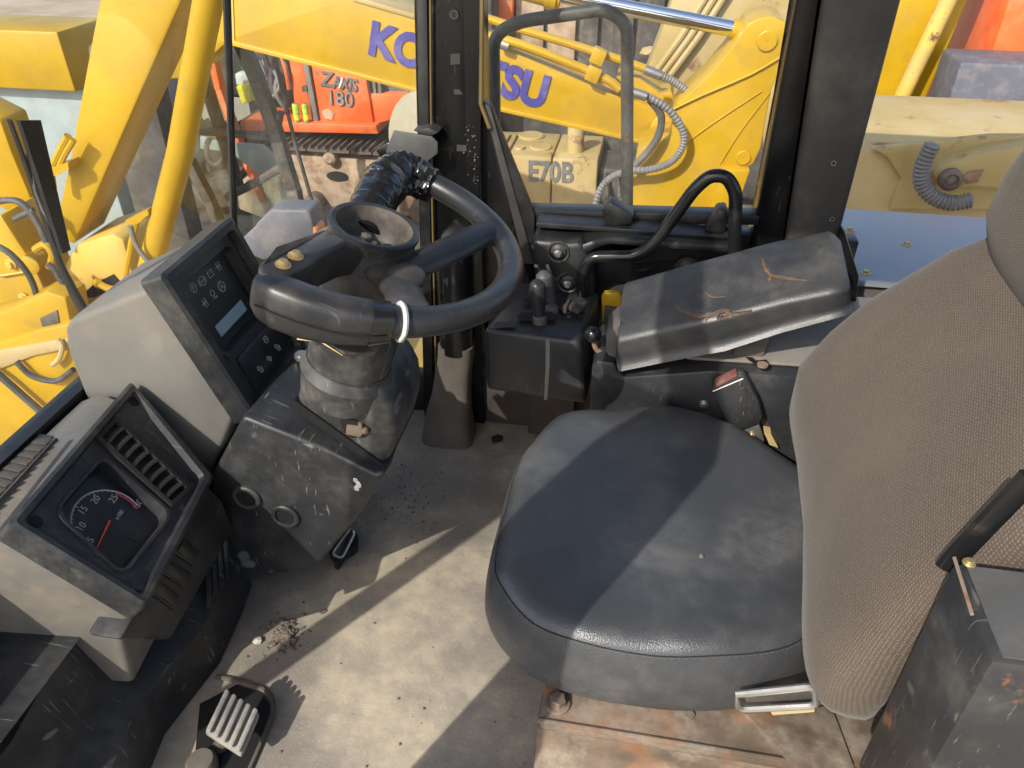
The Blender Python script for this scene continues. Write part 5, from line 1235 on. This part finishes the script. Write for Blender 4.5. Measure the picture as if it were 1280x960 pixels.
mwt = frame_from([(-2.56,6.288,-0.5244)][0], (1, 0, -.10), (0, -1, 0))
text('lettering', 'Z', Matrix.Translation(mwt.to_3x3() @ V((-.105, .012, 0))) @ mwt, .165, 'sticker_grey', dr_, ext=.004, bold=.003, align='CENTER', shear=.1)
text('lettering', 'AXIS', Matrix.Translation(mwt.to_3x3() @ V((.055, .0, 0))) @ mwt, .135, 'sticker_grey', dr_, ext=.004, bold=.004, sx=.74, shear=.1)
b = B(); b.bar(*[(-2.555,6.28,-0.5602), (-2.516,6.28,-0.4766)], .006, .012); b.obj('decal_stroke', 'print_white', dr_)
mwt = frame_from([(-2.563,6.288,-0.6523)][0], (1, 0, -.05), (0, -1, 0))
text('lettering', '180', mwt, .165, 'sticker_grey', dr_, ext=.004, bold=.003, sx=.95)
text('lettering', '180', Matrix.Translation((0, -.003, 0)) @ mwt, .165, 'sticker_pale', dr_, ext=.004, bold=-.006, sx=.95)
random.seed(4)
for i in range(14):      # hoses and valves in the open engine bay
    x = -3.30 + random.random() * .26; z = -.55 + random.random() * .45
    b = B(); b.tube(catmull([(x, 6.35, z), (x + random.uniform(-.08, .08), 6.28, z - .15), (x + random.uniform(-.08, .08), 6.3, z - .3)], 5), random.uniform(.010, .022), 7); b.obj('engine_hose', random.choice(('hose_rubber', 'hose_rubber', 'hose', 'orange', 'dark_metal')), oz)
# track: top run, bottom run, frame
b = B()
b.box((-.09, 0, 0), (.09, .6, .02))
for k in (-1, 0, 1):
    b.prism([(k * .062 - .012, 0, .02), (k * .062 + .012, 0, .02), (k * .062 + .006, 0, .048), (k * .062 - .006, 0, .048)], (0, .6, 0))
shoe = b.mesh('track_shoe', 'track_steel')
for i in range(17):
    x = -4.3 + i * .194
    link('track_shoe', shoe, oz, Matrix.Translation((x, 6.10, -1.045)) @ Matrix.Rotation(R(random.uniform(-1.5, 1.5)), 4, 'Y'))
    link('track_shoe', shoe, oz, Matrix.Translation((x, 6.05, -1.648)) @ Matrix.Rotation(R(180), 4, 'Y') @ Matrix.Translation((0, 0, -.0)))
b = B(); b.prism([(-4.2, 6.16, -1.60), (-1.0, 6.16, -1.60), (-1.0, 6.16, -1.22), (-1.3, 6.16, -1.10), (-4.2, 6.16, -1.10)], (0, .5, 0)); tf = b.obj('track_frame', 'track_frame', oz, bevel=.03)
for qx, w, h in ((-2.62, .10, .045), (-2.15, .09, .05), (-1.7, .09, .045), (-3.1, .1, .045)):
    b = B(); b.lathe([(w, 0), (w, .004)], (qx, 6.158, -1.27), (0, -1, 0), 18)
    for v in b.bm.verts:
        v.co.z = -1.27 + (v.co.z + 1.27) * h / w
    b.obj('frame_hole', 'void_dark', tf)
for i in range(6):
    b = B(); b.lathe([(.085, 0), (.085, .12), (.06, .13)], (-3.8 + i * .48, 6.16, -1.50), (0, -1, 0), 16); b.obj('track_roller', 'track_steel', oz)
for i in range(3):
    b = B(); b.lathe([(.055, 0), (.055, .10), (.03, .12)], (-3.4 + i * .75, 6.2, -1.10), (0, -1, 0), 14); b.obj('carrier_roller', 'track_frame', oz)
b = B(); b.box((-3.6, 6.65, -1.68), (-2.2, 7.5, -.7)); b.obj('undercarriage', 'dark_metal', oz, bevel=.03)
for i, q in enumerate([(-2.948,6.24,-0.8421), (-2.862,6.24,-0.8377)]):
    cn = thing('drink_can', ('yellow-green drink can on the orange sill beside the open engine bay', 'yellow-green drink can on the orange sill beside the grey door post')[i], 'can', q, 'drink cans on the orange sill')
    b = B(); b.lathe([(.024, 0), (.028, .006), (.028, .135), (.022, .150)], q, (0, 0, 1), 16); b.obj('can_body', 'can_green', cn)
    b = B(); b.lathe([(.0285, .02), (.0285, .06)], q, (0, 0, 1), 16, False, False); b.obj('can_band', 'can_yellow', cn)
    b = B(); b.lathe([(.022, .148), (.021, .154), (.01, .153)], q, (0, 0, 1), 16); b.obj('can_lid', 'steel', cn)

# ================================================================ derelict cab between
dc = thing('derelict_cab', 'stripped dark cab frame with dirty panes standing before the orange excavator', 'cab', (-2.6, 4.9, -1.7))
def dbar(pts, w, nm='frame_bar', m='cab_frame', d=.08):
    b = B()
    P = [V(p) for p in pts]
    for a, c in zip(P, P[1:]):
        b.bar(a, c + (c - a).normalized() * .01, d, w, up=(1, 0, .2))
    return b.obj(nm, m, dc, bevel=.012)
dbar([(-2.47,4.6,0.1779), (-2.392,4.6,-0.09158), (-2.331,4.6,-0.4047), (-2.281,4.6,-0.7696), (-2.239,4.6,-1.137), (-2.25,4.6,-1.508)], .085, 'corner_post')
dbar([(-2.232,4.55,0.1426), (-2.219,4.55,-0.1189), (-2.191,4.55,-0.4322), (-2.142,4.55,-0.796), (-2.097,4.55,-1.011)], .022, 'grab_rail', d=.03)
dbar([(-2.843,4.7,0.05572), (-2.794,4.7,-0.2302), (-2.76,4.7,-0.5099), (-2.723,4.7,-0.8645)], .06, 'frame_post')
dbar([(-2.857,4.62,-0.4334), (-2.592,4.62,-0.4399), (-2.375,4.62,-0.4487)], .035, 'cross_bar')
dbar([(-2.778,4.62,-0.8718), (-2.546,4.62,-0.7559), (-2.319,4.62,-0.6227)], .05, 'cross_bar')
dbar([(-2.291,4.62,-0.284), (-2.331,4.62,-0.3854), (-2.426,4.62,-0.431)], .04, 'corner_gusset')
dbar([(-3.011,4.64,-0.6387), (-2.927,4.64,-0.9126), (-2.842,4.64,-1.326)], .07, 'frame_post')
dbar([(-2.944,5.1,0.02169), (-2.941,5.1,-0.2859), (-2.877,5.1,-0.6691), (-2.774,5.1,-1.082)], .05, 'frame_post', 'orange')
b = B(); b.prism([(-2.816,4.85,-0.5759), (-2.572,4.85,-0.5788), (-2.483,4.85,-0.6558), (-2.5,4.85,-0.7461), (-2.628,4.85,-0.7994), (-2.76,4.85,-0.6944), (-2.819,4.85,-0.6421)], (0, .02, 0)); b.obj('lining_panel', 'cab_lining', dc, bevel=.005)
b = B(); b.prism([(-3.051,4.9,-0.5603), (-2.854,4.9,-0.5827), (-2.86,4.9,-0.6608), (-3.073,4.9,-0.6505)], (0, .02, 0)); b.obj('lining_panel', 'cab_lining', dc, bevel=.005)
b = B(); b.prism([(-2.536,4.64,0.06044), (-2.427,4.64,-0.1215), (-2.348,4.64,-0.4329), (-2.657,4.64,-0.4391)], (0, .01, 0)); b.obj('pane', 'glass_cab', dc, smooth=False)
b = B(); b.prism([(-2.754,4.66,-0.8798), (-2.343,4.66,-0.6594), (-2.268,4.66,-1.166), (-2.791,4.66,-1.269)], (0, .01, 0)); b.obj('pane', 'glass_cab', dc, smooth=False)
b = B(); b.prism([(-2.871,4.72,-0.1401), (-2.763,4.72,-0.1943), (-2.713,4.72,-0.461), (-2.863,4.72,-1.24), (-3.098,4.72,-0.8972)], (0, .01, 0)); b.obj('pane', 'glass_cab', dc, smooth=False)
b = B(); b.prism([(-2.77,5,-0.2435), (-2.667,5,-0.2185), (-2.676,5,-0.3437), (-2.75,5,-0.363)], (0, .1, 0)); cn = b.obj('yellow_canister', 'can_yellow', dc, bevel=.012)
b = B(); b.prism([(-2.769,5.02,-0.1661), (-2.68,5.02,-0.1523), (-2.678,5.02,-0.2238), (-2.774,5.02,-0.2434)], (0, .08, 0)); b.obj('canister_cap', 'paint_white', cn, bevel=.01)
b = B(); b.prism([(-3.006,5.1,-0.9735), (-2.618,5.1,-0.9182), (-2.583,5.1,-1.143), (-2.806,5.1,-1.242), (-3.011,5.1,-1.174)], (0, .3, 0)); b.obj('rusty_seat', 'track_frame', dc, bevel=.03)
b = B(); b.prism([(-3.354,5.05,-0.99), (-2.978,5.05,-0.905), (-3.005,5.05,-1.141), (-3.351,5.05,-1.178)], (0, .3, 0)); b.obj('dark_seat', 'dark_metal', dc, bevel=.03)
b = B(); b.tube(catmull([(-3.016,4.9,-0.6138), (-2.966,4.9,-0.5558), (-2.902,4.9,-0.5853), (-2.904,4.9,-0.6971), (-2.979,4.9,-0.7585), (-3.029,4.9,-0.7158), (-3.019,4.9,-0.6251)], 3), .018, 7); b.obj('old_wheel', 'cab_frame', dc)
b = B(); b.box((-3.8, 4.65, -1.70), (-2.05, 5.5, -1.25)); b.obj('cab_base', 'dark_metal', dc, bevel=.04)
b = B(); b.prism([(-4.151,5.4,-0.8979), (-3.497,5.4,-0.8979), (-3.407,5.4,-1.242), (-3.324,5.4,-1.799), (-4.502,5.4,-1.976)], (0, .05, 0)); b.obj('side_skirt', 'dark_metal', dc, bevel=.01)
for k_ in range(4):
    b = B(); b.bar(V([(-3.648,5.3,-0.8984)][0]) + V((k_ * .12, 0, 0)), V([(-3.48,5.3,-1.763)][0]) + V((k_ * .12, 0, 0)), .04, .03); b.obj('skirt_rib', 'cab_frame', dc)

# ================================================================ pieces at the right behind the seat
rt = thing('tan_machine', 'faded tan machine side with a rusty pin and hose behind the backrest', 'machine', (1.6, 3.3, -1.7))
b = B(); b.box((.55, 3.05, -1.70), (3.2, 3.9, .16)); b.obj('side_plate', 'tan_paint', rt, bevel=.03)
b = B(); b.prism([(0.9367,3.02,-0.05282), (0.9508,3.02,0.06497), (0.8721,3.02,0.1483), (0.8147,3.02,0.1748), (1.204,3.02,0.2428), (1.359,3.02,0.2511), (1.456,3.02,-0.01584)], (0, .04, 0)); b.obj('cover_plate', 'tan_paint', rt, bevel=.008)
b = B(); b.prism([(1.015,2.94,0.107), (1.037,2.94,0.1585), (1.096,2.94,0.1764), (1.189,2.94,0.2161), (1.333,2.94,0.2466), (1.394,2.94,0.07825), (1.168,2.94,0.07516), (1.079,2.94,0.05715)], (0, .1, 0)); lk_ = b.obj('link_arm', 'tan_paint', rt, bevel=.02)
b = B(); b.lathe([(.040, 0), (.040, .02), (.025, .03), (.02, .02), (.01, .025)], [(1.081,2.938,0.109)][0], (0, -1, 0), 18); b.obj('link_pin', 'track_steel', lk_)
b = B(); b.prism([(1.119,2.936,0.1151), (1.138,2.936,0.1398), (1.184,2.936,0.1484), (1.178,2.936,0.1011), (1.143,2.936,0.09289)], (0, .005, 0)); b.obj('rust_patch', 'track_frame', lk_)
coil([(0.9767,2.9,0.2394), (0.9658,2.9,0.1678), (0.9795,2.9,0.1015), (1.032,2.9,0.05117), (1.103,2.9,0.03186), (1.165,2.9,0.04826)], .030, 'hose', 'hose', rt, .03)
og = thing('far_orange_machine', 'orange machine body behind the tan machine side', 'machine', (3.2, 7.0, -1.7))
b = B(); b.box((2.35, 6.4, -1.70), (3.6, 7.6, 1.0)); b.obj('body', 'orange', og, bevel=.05)
b = B(); b.box((2.0, 5.9, -1.70), (3.9, 6.35, -.1)); b.obj('front_panel', 'lamp_box', og, bevel=.03)
b = B(); b.box((2.5, 6.36, .1), (3.3, 6.39, .7)); b.obj('grille', 'dark_metal', og, bevel=.02)
yg = thing('far_yellow_boom', 'yellow excavator boom beside the far orange machine', 'boom', (1.7, 6.6, -1.7))
b = B(); b.prism([(1.3, 6.5, -1.7), (1.9, 6.5, -1.7), (2.3, 6.5, 1.6), (1.9, 6.5, 1.6)], (0, .4, 0)); b.obj('boom_plate', 'yellow', yg, bevel=.03)
b = B(); b.tube([(1.6, 6.35, -1.6), (2.2, 6.35, 1.5)], .06, 12); b.obj('cylinder', 'yellow_old', yg)

gy = thing('grey_container', 'grey-green container with a yellow beam beyond the boom foot', 'container', (-6, 5.2, -1.7))
b = B(); b.box((-7.4, 4.8, -1.70), (-3.75, 6.0, -.25)); b.obj('box_body', 'cab_lining', gy, bevel=.02)
b = B(); b.box((-7.4, 4.7, -.25), (-3.75, 5.2, .12)); b.obj('beam', 'yellow', gy, bevel=.02)

# yard background so that gaps never look empty
ybk = thing('far_machine_shed', 'long pale corrugated shed wall at the back of the yard', 'shed', (0, 24, -1.7))
b = B(); b.box((-40, 24, -1.70), (40, 30, 4.5)); b.obj('wall', 'cab_lining', ybk)
random.seed(9)
b = B()
for i in range(1500):
    c = V((random.uniform(-6, 4), random.uniform(2.2, 9), -1.70)); s = random.uniform(.006, .03)
    c.z += s * .3
    b.lump(c, s, 1, .35, (1, 1, .6))
gv = b.obj('yard_gravel', 'ground_dust', smooth=False); gv['kind'] = 'stuff'
